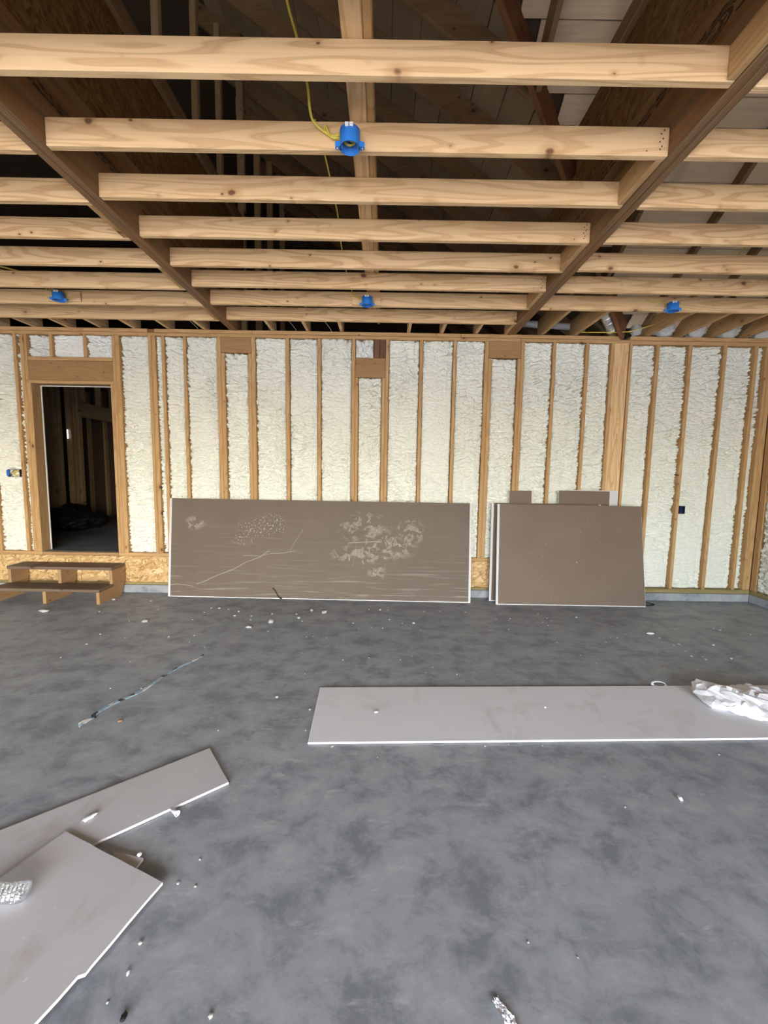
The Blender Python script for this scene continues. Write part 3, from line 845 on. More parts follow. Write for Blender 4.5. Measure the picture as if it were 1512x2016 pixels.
# house beyond: shell walls so that the attic and hall stay dark
HB = slab_mesh('shell_house_back', [(-8.2, 3.0, 0, 7.0)], 9.6, 9.7, DARKIN)
tag(HB, 'added dark shell wall closing the far end of the house', 'wall', kind='structure')
HR = mesh_from('shell_house_right', [(2.98, 5.29, 0), (2.98, 9.7, 0), (2.98, 9.7, 3.6), (2.98, 5.29, 3.6), (3.08, 5.29, 0), (3.08, 9.7, 0), (3.08, 9.7, 3.6), (3.08, 5.29, 3.6)],
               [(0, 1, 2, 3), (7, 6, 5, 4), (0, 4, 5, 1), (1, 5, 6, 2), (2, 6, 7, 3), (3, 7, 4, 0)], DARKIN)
tag(HR, 'added dark shell wall closing the house behind the garage', 'wall', kind='structure')
HL = mesh_from('shell_house_left', [(-8.2, -0.2, 0), (-8.2, 9.7, 0), (-8.2, 9.7, 3.2), (-8.2, -0.2, 3.2), (-8.3, -0.2, 0), (-8.3, 9.7, 0), (-8.3, 9.7, 3.2), (-8.3, -0.2, 3.2)],
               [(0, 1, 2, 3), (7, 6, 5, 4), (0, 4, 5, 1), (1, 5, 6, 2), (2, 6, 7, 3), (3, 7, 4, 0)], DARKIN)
tag(HL, 'added dark shell wall closing the left of the house', 'wall', kind='structure')
HN = slab_mesh('shell_attic_left', [(-8.2, -6.1, 0, 3.2), (-8.2, -5.96, 3.2, 6.9)], -0.3, -0.2, DARKIN)
tag(HN, 'added shell gable keeping light out left of the attic', 'wall', kind='structure')
HM = mesh_from('shell_attic_end', [(-6.12, -5.3, 3.2), (-6.12, -0.2, 3.2), (-6.12, -0.2, 6.8), (-6.12, -5.3, 3.3)], [(0, 1, 2, 3)], DARKIN)
tag(HM, 'added shell wall keeping light out of the left attic end', 'wall', kind='structure')

# hall seen through the doorway
FH = box('floor_hall', -8.2, 2.98, D + 0.052, 9.6, 0.30, 0.508, make_concrete('dusty_subfloor', 0.22), None, 0.0)
tag(FH, 'dusty raised floor of the dark hall through the doorway', 'floor', kind='structure')
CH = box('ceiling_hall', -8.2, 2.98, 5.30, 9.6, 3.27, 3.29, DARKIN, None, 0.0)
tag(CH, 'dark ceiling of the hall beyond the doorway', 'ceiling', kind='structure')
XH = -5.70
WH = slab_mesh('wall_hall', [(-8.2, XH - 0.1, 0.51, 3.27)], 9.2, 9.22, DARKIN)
tag(WH, 'dim open-stud partition along the hall beyond the doorway', 'wall', kind='structure')
for y in (5.42, 5.83, 6.23, 6.63, 6.83, 7.07, 7.215, 7.31, 7.575, 7.66):
    box('stud', XH - 0.10, XH, y, y + 0.055, 0.55, 3.22, HALLW, WH)
box('corner_post', XH - 0.10, XH + 0.01, 7.756, 7.845, 0.51, 3.22, HALLW, WH)
box('bottom_plate', XH - 0.10, XH, 5.30, 7.75, 0.51, 0.55, HALLW, WH)
box('top_plate', XH - 0.10, XH, 5.30, 9.2, 3.20, 3.26, HALLW, WH)
box('hall_header', XH - 0.10, XH, 7.85, 9.2, 2.52, 2.79, HALLW, WH)
for y in (7.93, 8.38, 8.8): box('cripple_stud', XH - 0.10, XH, y, y + 0.05, 2.80, 3.20, HALLW, WH)
for y in (9.0, 9.25): box('far_stud', -7.1, -7.0, y, y + 0.05, 0.51, 3.2, HALLW, WH)
for x in (-6.9, -6.5, -6.15): box('far_stud', x, x + 0.045, 9.08, 9.18, 0.51, 3.2, HALLW, WH)
box('wall_lining', XH - 0.125, XH - 0.105, 5.30, 7.40, 0.51, 3.22, DARKIN, WH, 0.0)
# glowing strip added for daylight through a gap between hall boards
W1 = empty('hall_daylight_gap', (0, 0, 0))
tag(W1, 'thin glowing strip for daylight through a gap in the dark hall', 'gap', kind='structure')
def emit(name, c, s):
    m = NT(name); m.col((0, 0, 0)); m.b.inputs['Emission Color'].default_value = (*c, 1); m.b.inputs['Emission Strength'].default_value = s
    return m.m
box('glow_strip', XH - 0.06, XH - 0.055, 7.548, 7.566, 2.09, 2.25, emit('gap_glow', (0.85, 0.92, 1.0), 1.0), W1, 0.0)
box('gap_bar', XH - 0.054, XH - 0.050, 7.546, 7.568, 2.185, 2.192, HALLW, W1, 0.0)

# ================================================================== things
# ------------------------------------------------------------------ wooden steps
st = empty('wooden_steps', (-3.895, 4.87, 0))
tag(st, 'two-tread wooden steps below the open doorway', 'steps')
prof = [(-0.239, 0.0), (-0.239, 0.140), (0.0, 0.140), (0.0, 0.343), (0.245, 0.343), (0.245, 0.19), (0.16, 0.0)]
for xs in (-0.640, -0.034, 0.586):
    prism_x('stringer', prof, xs, xs + 0.038, STEPW['Y'], st)
box('tread', -0.645, 0.626, -0.245, 0.02, 0.1415, 0.176, STEPD, st)
box('tread', -0.645, 0.626, -0.010, 0.245, 0.3445, 0.380, STEPD, st)

# ------------------------------------------------------------------ drywall sheets
def board_sheet(name, label, p0, p1, h, lean, th, front, back=None, group=None, tcut=0.0, ends=(-1, 1)):
    """sheet standing on edge: p0,p1 bottom front corners, leaning back by `lean` at the top"""
    p0 = Vector((*p0, 0)); p1 = Vector((*p1, 0))
    L = (p1 - p0).length
    c = (p0 + p1) / 2
    t = empty(name, (c.x, c.y, 0.001))
    ang = math.atan2(p1.y - p0.y, p1.x - p0.x)
    tilt = -math.asin(lean / h)
    t.rotation_euler = (tilt, 0, ang)
    tag(t, label, 'drywall', group)
    tc_ = 0.0012
    def slab(nm, y0, y1, m, x0=-L / 2, x1=L / 2):
        vs_ = [(x0, y0, 0), (x1, y0, 0), (x1 - tcut, y0, h), (x0, y0, h), (x0, y1, 0), (x1, y1, 0), (x1 - tcut, y1, h), (x0, y1, h)]
        o = mesh_from(nm, vs_, [(0, 1, 2, 3), (7, 6, 5, 4), (0, 4, 5, 1), (1, 5, 6, 2), (2, 6, 7, 3), (3, 7, 4, 0)], m, t)
        return o
    slab('gypsum_core', tc_, th - tc_, GYP)
    pf = slab('paper_face', 0.0, tc_, front, -L / 2 + 0.002, L / 2 - 0.002)
    slab('paper_back', th - tc_, th, back or front)
    # white tapes folded over the ends, bare gypsum along the foot
    for s in ends:
        x = s * (L / 2 - 0.013)
        vs_ = [(x - 0.013, -0.0008, 0.0), (x + 0.013, -0.0008, 0.0), (x + 0.013 - (tcut if s > 0 else 0), -0.0008, h), (x - 0.013 - (tcut if s > 0 else 0), -0.0008, h)]
        vs_ += [(q[0], 0.0, q[2]) for q in vs_]
        mesh_from('face_tape', vs_, [(0, 1, 2, 3), (7, 6, 5, 4), (0, 4, 5, 1), (1, 5, 6, 2), (2, 6, 7, 3), (3, 7, 4, 0)], PWHITE, pf)
    box('foot_edge', -L / 2, L / 2, -0.0009, 0.0, 0.0, 0.007, GYP, t, 0.0)
    # bound end tapes
    for s in (-1, 1):
        if s > 0 and tcut > 0: continue
        x = s * L / 2
        box('end_tape', min(x, x + s * 0.0012), max(x, x + s * 0.0012), 0.0005, th - 0.0005, 0.004, h - 0.004, PWHITE, t, 0.0)
    return t
board_sheet('drywall_sheet', 'long scuffed brown drywall sheet leaning against the studs', (-2.662, 4.977), (1.082, 4.904), 1.22, 0.125, 0.016, PBROWN, PWHITE)
board_sheet('drywall_sheet', 'clean half-length brown drywall sheet leaning in front of other offcuts', (1.382, 4.86), (3.202, 4.853), 1.22, 0.110, 0.016, PBROWN2, PWHITE, None, 0.08, (-1,))
board_sheet('drywall_sheet', 'drywall sheet mostly hidden behind the half-length sheet, left edge showing', (1.335, 5.000), (2.68, 4.995), 1.225, 0.062, 0.016, PBROWN2, PWHITE)
board_sheet('drywall_offcut', 'narrow brown drywall offcut poking above the sheet stack at its left', (1.558, 5.04), (1.863, 5.04), 1.375, 0.065, 0.014, PBROWN2, PWHITE, ends=(1,))
board_sheet('drywall_offcut', 'wide brown drywall offcut poking above the stack beside the post', (2.17, 5.04), (2.805, 5.04), 1.385, 0.057, 0.014, PBROWN2, PWHITE, ends=())
board_sheet('drywall_offcut', 'white-faced drywall offcut showing beside the wide brown offcut', (2.30, 5.068), (2.918, 5.068), 1.395, 0.052, 0.013, PWHITE, PBROWN2, ends=())

def flat_sheet(name, label, poly, z, th, cat='drywall', ragged=0.0, face=None):
    """sheet lying flat; poly in world xy"""
    cx = sum(p[0] for p in poly) / len(poly); cy = sum(p[1] for p in poly) / len(poly)
    pts = []
    n = len(poly)
    for i in range(n):
        a = Vector((poly[i][0] - cx, poly[i][1] - cy)); b = Vector((poly[(i + 1) % n][0] - cx, poly[(i + 1) % n][1] - cy))
        k = max(1, int((b - a).length / 0.05)) if ragged > 0 else 1
        for j in range(k):
            p = a.lerp(b, j / k)
            if j and ragged > 0:
                d = (b - a).normalized(); nn = Vector((-d.y, d.x))
                p = p + nn * random.uniform(-ragged, ragged)
            pts.append((p.x, p.y))
    t = empty(name, (cx, cy, z))
    tag(t, label, cat)
    for nm, z0, z1, m, s in (('paper_back', 0.0, 0.0012, PBROWN2, 1.0), ('gypsum_core', 0.0012, th - 0.0012, GYP, 1.0), ('paper_face', th - 0.0012, th, face or PGREY, 0.9975)):
        o = prism_z(nm, [(x * s, y * s) for x, y in pts], z0, z1, m, t)
        fix_normals(o)
    return t
flat_sheet('drywall_sheet', 'long grey drywall strip lying flat across the right of the slab', [(-0.419, 2.245), (3.30, 2.388), (3.276, 2.998), (-0.443, 2.855)], 0.0015, 0.013, face=PGREY_LIT)
dx, dyv = Vector((-0.678, -0.548)).normalized(), None
p1, p2 = Vector((-0.964, 2.184)), Vector((-0.762, 1.932))
flat_sheet('drywall_offcut', 'narrow grey drywall strip on the slab with a torn white scrap on it', [tuple(p1 + dx * 1.5), tuple(p2 + dx * 1.5), tuple(p2), tuple(p1)], 0.0015, 0.013)
flat_sheet('drywall_offcut', 'broken grey drywall piece with ragged edge and a plastic bottle on it', [(-1.345, 1.623), (-1.438, 1.418), (-1.66, 0.93), (-1.62, 0.55), (-1.10, 0.58), (-0.960, 1.007), (-0.920, 1.118), (-0.902, 1.125), (-0.896, 1.150), (-0.860, 1.27), (-0.815, 1.41)], 0.0152, 0.013, ragged=0.0022)
flat_sheet('drywall_chip', 'small triangular drywall chip tucked under the broken piece', [(-1.09, 1.545), (-0.954, 1.521), (-0.958, 1.482), (-1.05, 1.42)], 0.001, 0.012, ragged=0.001)

# ------------------------------------------------------------------ electrical boxes
def lathe(name, prof, mat, parent, seg=28, loc=(0, 0, 0), rot=(0, 0, 0)):
    vs_, fs = [], []
    for r, z in prof:
        for k in range(seg):
            q = 2 * math.pi * k / seg
            vs_.append((r * math.cos(q), r * math.sin(q), z))
    for i in range(len(prof) - 1):
        for k in range(seg):
            k2 = (k + 1) % seg
            fs.append((i * seg + k, i * seg + k2, (i + 1) * seg + k2, (i + 1) * seg + k))
    return mesh_from(name, vs_, fs, mat, parent, True, loc, rot)

def round_box(label, loc, rz=0.0, hero=False):
    t = empty('ceiling_box', loc, rz)
    tag(t, label, 'junction box', 'blue round ceiling boxes')
    r = 0.052
    lathe('shell', [(r, -0.055), (r, 0.024), (r - 0.006, 0.029), (0.001, 0.029), (0.001, 0.026), (r - 0.004, 0.026), (r - 0.004, -0.055), (r, -0.055)], BLUE, t)
    for s in (-1, 1):
        ear = prism_z('screw_ear', [(s * 0.046, -0.016), (s * 0.074, -0.008), (s * 0.074, 0.008), (s * 0.046, 0.016)], -0.055, -0.030, BLUE, t)
        lathe('screw', [(0.001, -0.058), (0.004, -0.058), (0.004, -0.050), (0.002, -0.050)], FOIL, ear, 10, (s * 0.064, 0, 0))
        box('rib', s * 0.040 - 0.005, s * 0.040 + 0.005, -0.012, 0.012, -0.05, 0.02, BLUE, t, 0.001)
    box('nail_bracket', -0.03, 0.03, 0.046, 0.056, -0.02, 0.035, BLUE, t, 0.002)
    box('tag', -0.021, -0.003, -0.0535, -0.047, 0.010, 0.0293, PVC, t, 0.0005)
    box('tag', 0.001, 0.019, -0.0535, -0.047, 0.010, 0.0293, PVC, t, 0.0005)
    tube('wire', [(-0.040, 0.012, 0.01), (-0.025, 0.01, -0.022), (0.0, 0.015, -0.030), (0.028, 0.02, -0.010), (0.03, 0.02, 0.02)], 0.006, YEL, t)
    tube('wire', [(-0.040, 0.0, 0.015), (-0.02, -0.01, -0.012), (0.015, 0.0, -0.022), (0.030, 0.01, 0.01)], 0.0045, YEL, t)
    tube('bare_wire', [(-0.03, 0.02, 0.02), (-0.018, 0.0, -0.02), (-0.01, 0.02, 0.02)], 0.002, COPPER, t)
    return t
round_box('large near blue ceiling box on the second joist', (-0.200, 2.255, 3.272))
round_box('far blue ceiling box on a mounting board in the middle bay', (-0.196, 4.255, 3.275))
round_box('far blue ceiling box on a mounting board in the left bay', (-3.30, 4.318, 3.300), 0.25)
round_box('far blue ceiling box on the last joist of the right bay', (2.855, 4.284, 3.280), -0.3)
for (a, b, y, z0, z1, lab) in ((-0.352, -0.060, 4.313, 3.250, 3.340, 'short pine mounting board behind the middle far box'), (-3.458, -3.12, 4.375, 3.262, 3.362, 'short pine mounting board behind the left far box')):
    o = box('mounting_board', a, b, y, y + 0.024, z0, z1, PINE)
    tag(o, lab, 'board')

# wall boxes
wbx = empty('outlet_box', (-4.603, D + 0.02, 1.494))
tag(wbx, 'blue wall box full of coiled yellow wire left of the doorway', 'outlet box')
def open_box(t, sx, sz, dp, mat):
    th = 0.003
    box('back', -sx / 2, sx / 2, dp - th, dp, -sz / 2, sz / 2, mat, t, 0.0)
    box('side', -sx / 2, -sx / 2 + th, 0, dp, -sz / 2, sz / 2, mat, t, 0.0)
    box('side', sx / 2 - th, sx / 2, 0, dp, -sz / 2, sz / 2, mat, t, 0.0)
    box('side', -sx / 2, sx / 2, 0, dp, sz / 2 - th, sz / 2, mat, t, 0.0)
    box('side', -sx / 2, sx / 2, 0, dp, -sz / 2, -sz / 2 + th, mat, t, 0.0)
open_box(wbx, 0.15, 0.092, 0.055, NAVY)
wbx.location.y = D - 0.012
box('flange', -0.094, -0.070, 0.0, 0.03, -0.036, 0.036, BLUE, wbx, 0.004)
for k in range(3):
    tube('wire', [(0.005 + 0.035 * math.cos(q) + 0.018, 0.012 + 0.008 * k, (0.022 + 0.004 * k) * math.sin(q) * 1.2) for q in [0.5 + j * 0.9 for j in range(7)]], 0.0045, YEL, wbx)
tube('ground_wire', [(-0.06, 0.03, -0.03), (-0.045, 0.012, -0.008), (-0.025, 0.008, 0.012), (-0.02, 0.03, 0.03)], 0.004, COPPER, wbx)
obx = empty('outlet_box', (3.745, D - 0.004, 1.166))
tag(obx, 'small dark navy outlet box on the foam right of the sheets', 'outlet box')
open_box(obx, 0.070, 0.098, 0.06, NAVY)
box('mounting_tab', -0.030, 0.030, 0.03, 0.034, -0.045, 0.045, NAVY, obx, 0.001)

# ------------------------------------------------------------------ cables
def cable(label, pts, r=0.0055, mat=YEL, cat='cable', flat=1.0, name='electrical_cable'):
    c = Vector(pts[0])
    t = tube(name, [Vector(p) - c for p in pts], r, mat, None, 8, True, 8, flat)
    t.location = c
    tag(t, label, cat)
    return t
cable('yellow cable dropping from the attic to the large near box', [(-0.52, 2.05, 3.95), (-0.479, 2.1, 3.727), (-0.446, 2.16, 3.628), (-0.409, 2.22, 3.482), (-0.405, 2.27, 3.408), (-0.388, 2.288, 3.362), (-0.331, 2.296, 3.321), (-0.292, 2.296, 3.305), (-0.252, 2.27, 3.295)], 0.0065)
cable('yellow cable loop tied beside the large near box', [(-0.257, 2.284, 3.288), (-0.30, 2.292, 3.296), (-0.326, 2.294, 3.345), (-0.336, 2.297, 3.352), (-0.330, 2.302, 3.33), (-0.29, 2.300, 3.298), (-0.25, 2.288, 3.285)], 0.0055)
cable('thin yellow cable lying over the joist tops toward the far middle box', [(-0.395, 2.36, 3.43), (-0.377, 2.61, 3.43), (-0.366, 3.0, 3.425), (-0.366, 3.19, 3.43), (-0.38, 3.6, 3.42), (-0.376, 4.1, 3.41), (-0.36, 4.295, 3.40), (-0.33, 4.300, 3.335), (-0.26, 4.28, 3.30)], 0.005)
cable('yellow cable slanting up through the right rear eave', [(2.30, 5.06, 3.268), (2.75, 5.06, 3.275), (2.97, 5.05, 3.305), (3.30, 4.9, 3.423), (3.35, 4.45, 3.58), (3.30, 4.0, 3.70), (3.45, 3.75, 3.78), (3.8, 3.3, 3.95)], 0.0055)
cable('thin yellow cable running along the right far joist to its box', [(2.62, 4.330, 3.345), (2.68, 4.33, 3.33), (2.76, 4.325, 3.325), (2.81, 4.30, 3.31)], 0.005)
for k, (dx_, dz_) in enumerate(((0, 0), (0.05, 0.012), (0.11, 0.004))):
    cable(('yellow cable over the left bay joists, leftmost of three', 'yellow cable over the left bay joists, middle of three', 'yellow cable over the left bay joists, nearest the box')[k],
          [(-4.6 + dx_, 3.3, 3.45 + dz_), (-4.0 + dx_, 3.75, 3.42 + dz_), (-3.62 + dx_, 4.06, 3.415 + dz_), (-3.45 + dx_, 4.24, 3.40 + dz_), (-3.40 + dx_ * 0.4, 4.318, 3.34 + dz_), (-3.345 + 0.01 * k, 4.315, 3.315)], 0.005)
for k in range(3):
    cable(('yellow cable at the far left eave, outermost', 'yellow cable at the far left eave, middle one', 'yellow cable at the far left eave, innermost')[k],
          [(-4.99 + 0.06 * k, 4.90, 3.50), (-4.97 + 0.06 * k, 5.06, 3.33), (-4.93 + 0.06 * k, 5.15, 3.275), (-4.90 + 0.05 * k, 5.25, 3.262)], 0.006)
for k, x in enumerate((-2.35, -1.15, -0.72)):
    cable(('pale thin cable between lookouts left of the left beam', 'pale thin cable between lookouts right of the left beam', 'pale thin cable between lookouts near the wall middle')[k],
          [(x - 0.25, 4.88, 3.46), (x - 0.08, 5.03, 3.40), (x + 0.03, 5.17, 3.31), (x + 0.05, 5.26, 3.265)], 0.004, plain('grey_cable_%s' % 'abc'[k], (0.55, 0.52, 0.42), 0.5))
cable('short black cable hooked over the foot of the long sheet', [(-1.355, 4.953, 0.135), (-1.322, 4.948, 0.10), (-1.300, 4.944, 0.06), (-1.275, 4.938, 0.022), (-1.235, 4.925, 0.010)], 0.007, BLACK)
cable('black cable loop on the slab at the corner of the half-length sheet', [(3.215, 4.875, 0.012), (3.29, 4.89, 0.010), (3.345, 4.915, 0.012), (3.33, 4.955, 0.012), (3.26, 4.965, 0.03), (3.22, 4.945, 0.065)], 0.007, BLACK)
# silver duct and white pipe in the eave
def ribbed_hose(label, pts, r):
    t = tube('flexible_duct', [Vector(p) - Vector(pts[0]) for p in pts], r, FOIL, None, 20, True, 16, 1.0, lambda u: 1.0 + 0.14 * math.sin(u * 130) + 0.08 * math.sin(u * 47))
    t.location = pts[0]
    tag(t, label, 'duct')
ribbed_hose('silver foil flexible duct above the rear plate near the post', [(2.36, 4.74, 3.50), (2.42, 4.82, 3.46), (2.51, 4.92, 3.41), (2.61, 5.02, 3.355), (2.68, 5.10, 3.318)], 0.052)
cable('white plastic pipe lying in the attic behind the rear plate', [(1.64, 5.60, 3.552), (2.2, 5.60, 3.522), (2.60, 5.60, 3.50)], 0.045, PVC, 'pipe', 1.0, 'plastic_pipe')

# ------------------------------------------------------------------ foam blobs in the eave
def blob_mesh(seed, sub=4, amp=0.22, freq=3.2):
    bm = bmesh.new()
    bmesh.ops.create_icosphere(bm, subdivisions=sub, radius=1.0)
    co = np.array([v.co[:] for v in bm.verts])
    n = np.abs(pnoise(co[:, 0] * freq + co[:, 2] * 1.7 + seed * 7.1, co[:, 1] * freq - co[:, 2] * 1.3 + seed * 3.3)) + 0.5 * np.abs(pnoise(co[:, 1] * freq * 2 + seed, co[:, 2] * freq * 2 + seed * 2))
    for v, k in zip(bm.verts, n): v.co *= (1 - amp) + amp * 1.6 * k
    me = bpy.data.meshes.new('blob')
    bm.to_mesh(me); bm.free()
    me.polygons.foreach_set('use_smooth', [True] * len(me.polygons))
    return me
for i, (x, y, z, sx, sy, sz, lab) in enumerate(((3.02, 5.17, 3.34, 0.065, 0.07, 0.075, 'small round white foam lump above the corner of the plate'), (3.35, 5.18, 3.36, 0.13, 0.12, 0.115, 'white foam lump in the first eave bay right of the post'), (3.74, 5.18, 3.35, 0.13, 0.12, 0.105, 'white foam lump in the second eave bay right of the post'),
        (4.13, 5.18, 3.34, 0.13, 0.12, 0.10, 'white foam lump in the third eave bay right of the post'), (4.53, 5.18, 3.33, 0.10, 0.12, 0.09, 'white foam lump in the last eave bay by the corner'))):
    me = blob_mesh(i + 3)
    o = link('foam_lump', me, FOAMW, None, (x, y, z)); o.scale = (sx, sy, sz)
    tag(o, lab, 'foam', 'white foam lumps along the right eave')

# ------------------------------------------------------------------ floor litter
def scrap(name, label, loc, size, mat, seed, cat='scrap', rz=0.0, amp=0.5):
    me = blob_mesh(seed, 3, amp, 2.4)
    o = link(name, me, mat, None, (loc[0], loc[1], loc[2] + size[2] * 0.75), (0, 0, rz)); o.scale = size
    tag(o, label, cat)
    return o
scrap('foam_scrap', 'large white foam scrap on the slab in front of the steps', (-3.694, 4.362, 0), (0.062, 0.03, 0.016), FOAMW, 31)
scrap('foam_scrap', 'flat white foam scrap left of the clustered crumbs before the long sheet', (-1.338, 3.999, 0), (0.036, 0.022, 0.012), FOAMW, 32)
scrap('foam_scrap', 'lumpy white foam scrap among the crumbs before the long sheet', (-1.154, 4.145, 0), (0.030, 0.035, 0.022), FOAMW, 33)
scrap('gypsum_scrap', 'bright rectangular gypsum bit on the slab before the right corner', (2.71, 4.002, 0), (0.042, 0.02, 0.010), GYP, 34, amp=0.15)
scrap('gypsum_scrap', 'single bright white bit alone on the open right slab', (1.486, 1.88, 0), (0.010, 0.018, 0.010), GYP, 35)
scrap('wood_chip', 'tiny brown chip beside the painted strap', (-1.632, 2.436, 0), (0.016, 0.012, 0.007), STEPW['X'], 36, 'chip')
scrap('paper_scrap', 'torn white paper scrap lying on the narrow drywall strip', (-1.300, 1.702, 0.0145), (0.034, 0.013, 0.008), GYP, 37, rz=0.9)
scrap('gypsum_scrap', 'pale crumb beside the triangular drywall chip', (-0.975, 1.53, 0.012), (0.011, 0.011, 0.008), GYP, 38)
scrap('gypsum_scrap', 'white crumb on the left half of the long grey strip', (-0.028, 2.551, 0.0145), (0.014, 0.008, 0.006), GYP, 39)
scrap('gypsum_scrap', 'white speck on the middle of the long grey strip', (1.116, 2.639, 0.0145), (0.008, 0.008, 0.005), GYP, 40)
scrap('dark_chip', 'small dark chip on the slab near the broken piece', (-0.73, 1.041, 0), (0.009, 0.014, 0.006), BLACK, 41, 'chip')
# caulk tip
cn = lathe('caulk_tip', [(0.001, 0.0), (0.0035, 0.0), (0.012, 0.045), (0.014, 0.052), (0.011, 0.052), (0.003, 0.01), (0.001, 0.006)], PVC, None, 16, (-0.968, 1.762, 0.013), (math.radians(90), 0, math.radians(62)))
tag(cn, 'white cone-shaped caulk tip lying beside the narrow strip', 'nozzle')
# crumbs
CR = [(-0.797, 4.522, 11), (-0.943, 4.404, 7), (-0.896, 4.281, 8), (-0.839, 4.194, 4), (-0.645, 4.463, 12), (-0.148, 4.593, 4), (-0.021, 4.586, 7), (0.067, 4.583, 4), (0.08, 4.281, 5), (0.216, 4.182, 4), (0.333, 4.181, 7), (0.011, 4.034, 5), (-0.108, 4.056, 4), (-0.234, 4.019, 3), (0.397, 3.997, 3), (0.481, 4.554, 3), (0.666, 4.576, 3), (0.952, 4.549, 4), (1.25, 4.357, 3), (1.402, 4.363, 4), (1.376, 4.313, 3), (1.297, 4.06, 3), (1.11, 4.031, 3), (1.774, 4.533, 3), (1.821, 4.394, 4), (1.845, 4.334, 3), (1.663, 3.751, 3), (1.116, 3.275, 2), (-0.323, 3.321, 5), (-0.104, 3.366, 5), (0.162, 3.338, 3), (0.264, 3.406, 3), (0.421, 3.217, 4), (0.599, 3.102, 4), (0.354, 3.12, 3), (-0.595, 3.074, 4), (-0.693, 3.439, 3), (-0.658, 3.809, 3), (-0.716, 3.787, 3), (-0.527, 3.785, 3), (-0.301, 4.16, 4), (-0.274, 2.230, 7), (0.614, 2.253, 5), (-0.012, 2.146, 3), (-0.470, 2.59, 6), (-0.455, 2.373, 4), (0.757, 2.270, 4), (0.954, 2.265, 4), (2.167, 4.439, 7), (1.752, 4.183, 3), (1.736, 4.287, 3), (2.451, 3.984, 3), (2.245, 3.882, 3), (2.308, 3.884, 3), (2.142, 3.777, 3), (2.137, 3.668, 2), (2.729, 3.893, 4), (2.53, 3.624, 2), (2.755, 3.731, 3), (2.82, 3.751, 5), (2.748, 3.495, 6), (2.847, 3.493, 4), (2.828, 3.436, 6), (3.14, 3.742, 6), (3.481, 4.166, 4), (3.518, 4.13, 5), (3.733, 4.015, 5), (3.07, 3.459, 6), (2.774, 3.601, 4), (1.759, 3.482, 3), (1.822, 3.334, 3), (3.049, 4.135, 3), (3.68, 4.393, 2), (2.612, 3.25, 3), (1.949, 2.21, 4), (-2.443, 4.113, 14), (-2.679, 3.775, 5), (-2.644, 3.548, 6), (-2.008, 3.737, 6), (-2.518, 4.488, 4), (-2.76, 4.775, 5), (-1.855, 4.553, 8), (-1.95, 4.56, 5), (-1.742, 4.524, 4), (-1.601, 4.458, 5), (-1.596, 4.324, 6), (-1.416, 4.322, 5), (-1.39, 4.212, 6), (-1.212, 4.394, 6), (-1.118, 3.908, 5), (-2.395, 3.699, 4), (-1.785, 3.778, 4), (-1.764, 3.632, 3), (-2.668, 3.281, 5), (-2.062, 3.235, 4), (-1.729, 2.825, 5), (-1.949, 2.819, 4), (-0.726, 2.736, 7), (-0.986, 2.359, 4), (-1.583, 3.534, 3), (-3.11, 4.388, 4), (-1.993, 4.191, 4), (-1.966, 4.414, 4), (-2.622, 4.13, 3), (-3.22, 4.80, 10), (-0.793, 1.228, 7), (-0.782, 1.145, 8), (-0.695, 1.419, 5), (-0.768, 1.431, 7), (-0.727, 1.528, 4), (-0.48, 1.046, 8), (-0.8, 1.074, 4), (1.184, 1.825, 5), (0.666, 1.207, 4), (0.516, 1.248, 4)]
crumb_me = [blob_mesh(100 + k, 2, 0.5, 2.2) for k in range(6)]
for me in crumb_me: me.materials.append(FOAMW)
def zone(x, y):
    if y < 1.6: return ('tiny white crumb on the slab near the camera', 'crumbs near the camera')
    if y < 2.3: return ('tiny white crumb on the slab just in front of the long grey strip', 'crumbs before the long grey strip')
    if x < -1.05: return ('small white foam crumb on the slab between the steps and the painted strap', 'crumbs on the left of the slab')
    if x < 1.0: return ('small white foam crumb on the slab between the long leaning sheet and the grey strip', 'crumbs in the middle of the slab')
    return ('small white foam crumb on the slab before the right-hand leaning sheets', 'crumbs on the right of the slab')
for i, (x, y, k) in enumerate(CR):
    s = k * math.hypot(y, 1.6) / 808.0 * 0.38
    o = bpy.data.objects.new('foam_crumb', crumb_me[i % 6])
    COL.objects.link(o)
    o.scale = (s * random.uniform(0.9, 1.5), s * random.uniform(0.8, 1.3), s * random.uniform(0.5, 0.8))
    o.location = (x, y, o.scale[2] * 0.7)
    o.rotation_euler = (0, 0, random.uniform(0, 6.28))
    lb, gp = zone(x, y)
    tag(o, lb, 'foam crumb', gp)

# painted strap on the slab
sp = [(-1.831, 2.46), (-1.837, 2.515), (-1.799, 2.633), (-1.706, 2.797), (-1.667, 2.995), (-1.625, 3.143), (-1.549, 3.287), (-1.514, 3.394)]
wdt = [0.026, 0.012, 0.014, 0.015, 0.010, 0.009, 0.011, 0.006]
P = smooth_path([(a, b, 0) for a, b in sp], 6)
t = empty('painted_strap', (sp[0][0], sp[0][1], 0.001))
tag(t, 'thin paint-marked strap with frayed end on the left of the slab', 'strap')
vs_, fs = [], []
for i, p in enumerate(P):
    d = (P[min(i + 1, len(P) - 1)] - P[max(i - 1, 0)]).normalized(); nrm = Vector((-d.y, d.x, 0))
    u = i / (len(P) - 1) * (len(wdt) - 1); k = min(int(u), len(wdt) - 2); hw = (wdt[k] * (1 - (u - k)) + wdt[k + 1] * (u - k)) * 1.0
    for sgn in (-1, 1):
        for z in (0.0, 0.004):
            q = p + nrm * hw * sgn - Vector((sp[0][0], sp[0][1], 0)); vs_.append((q.x, q.y, z))
for i in range(len(P) - 1):
    b = i * 4
    fs += [(b + 1, b + 3, b + 7, b + 5), (b, b + 4, b + 6, b + 2), (b, b + 1, b + 5, b + 4), (b + 2, b + 6, b + 7, b + 3)]
o = mesh_from('band', vs_, fs, STRAP, t); fix_normals(o)
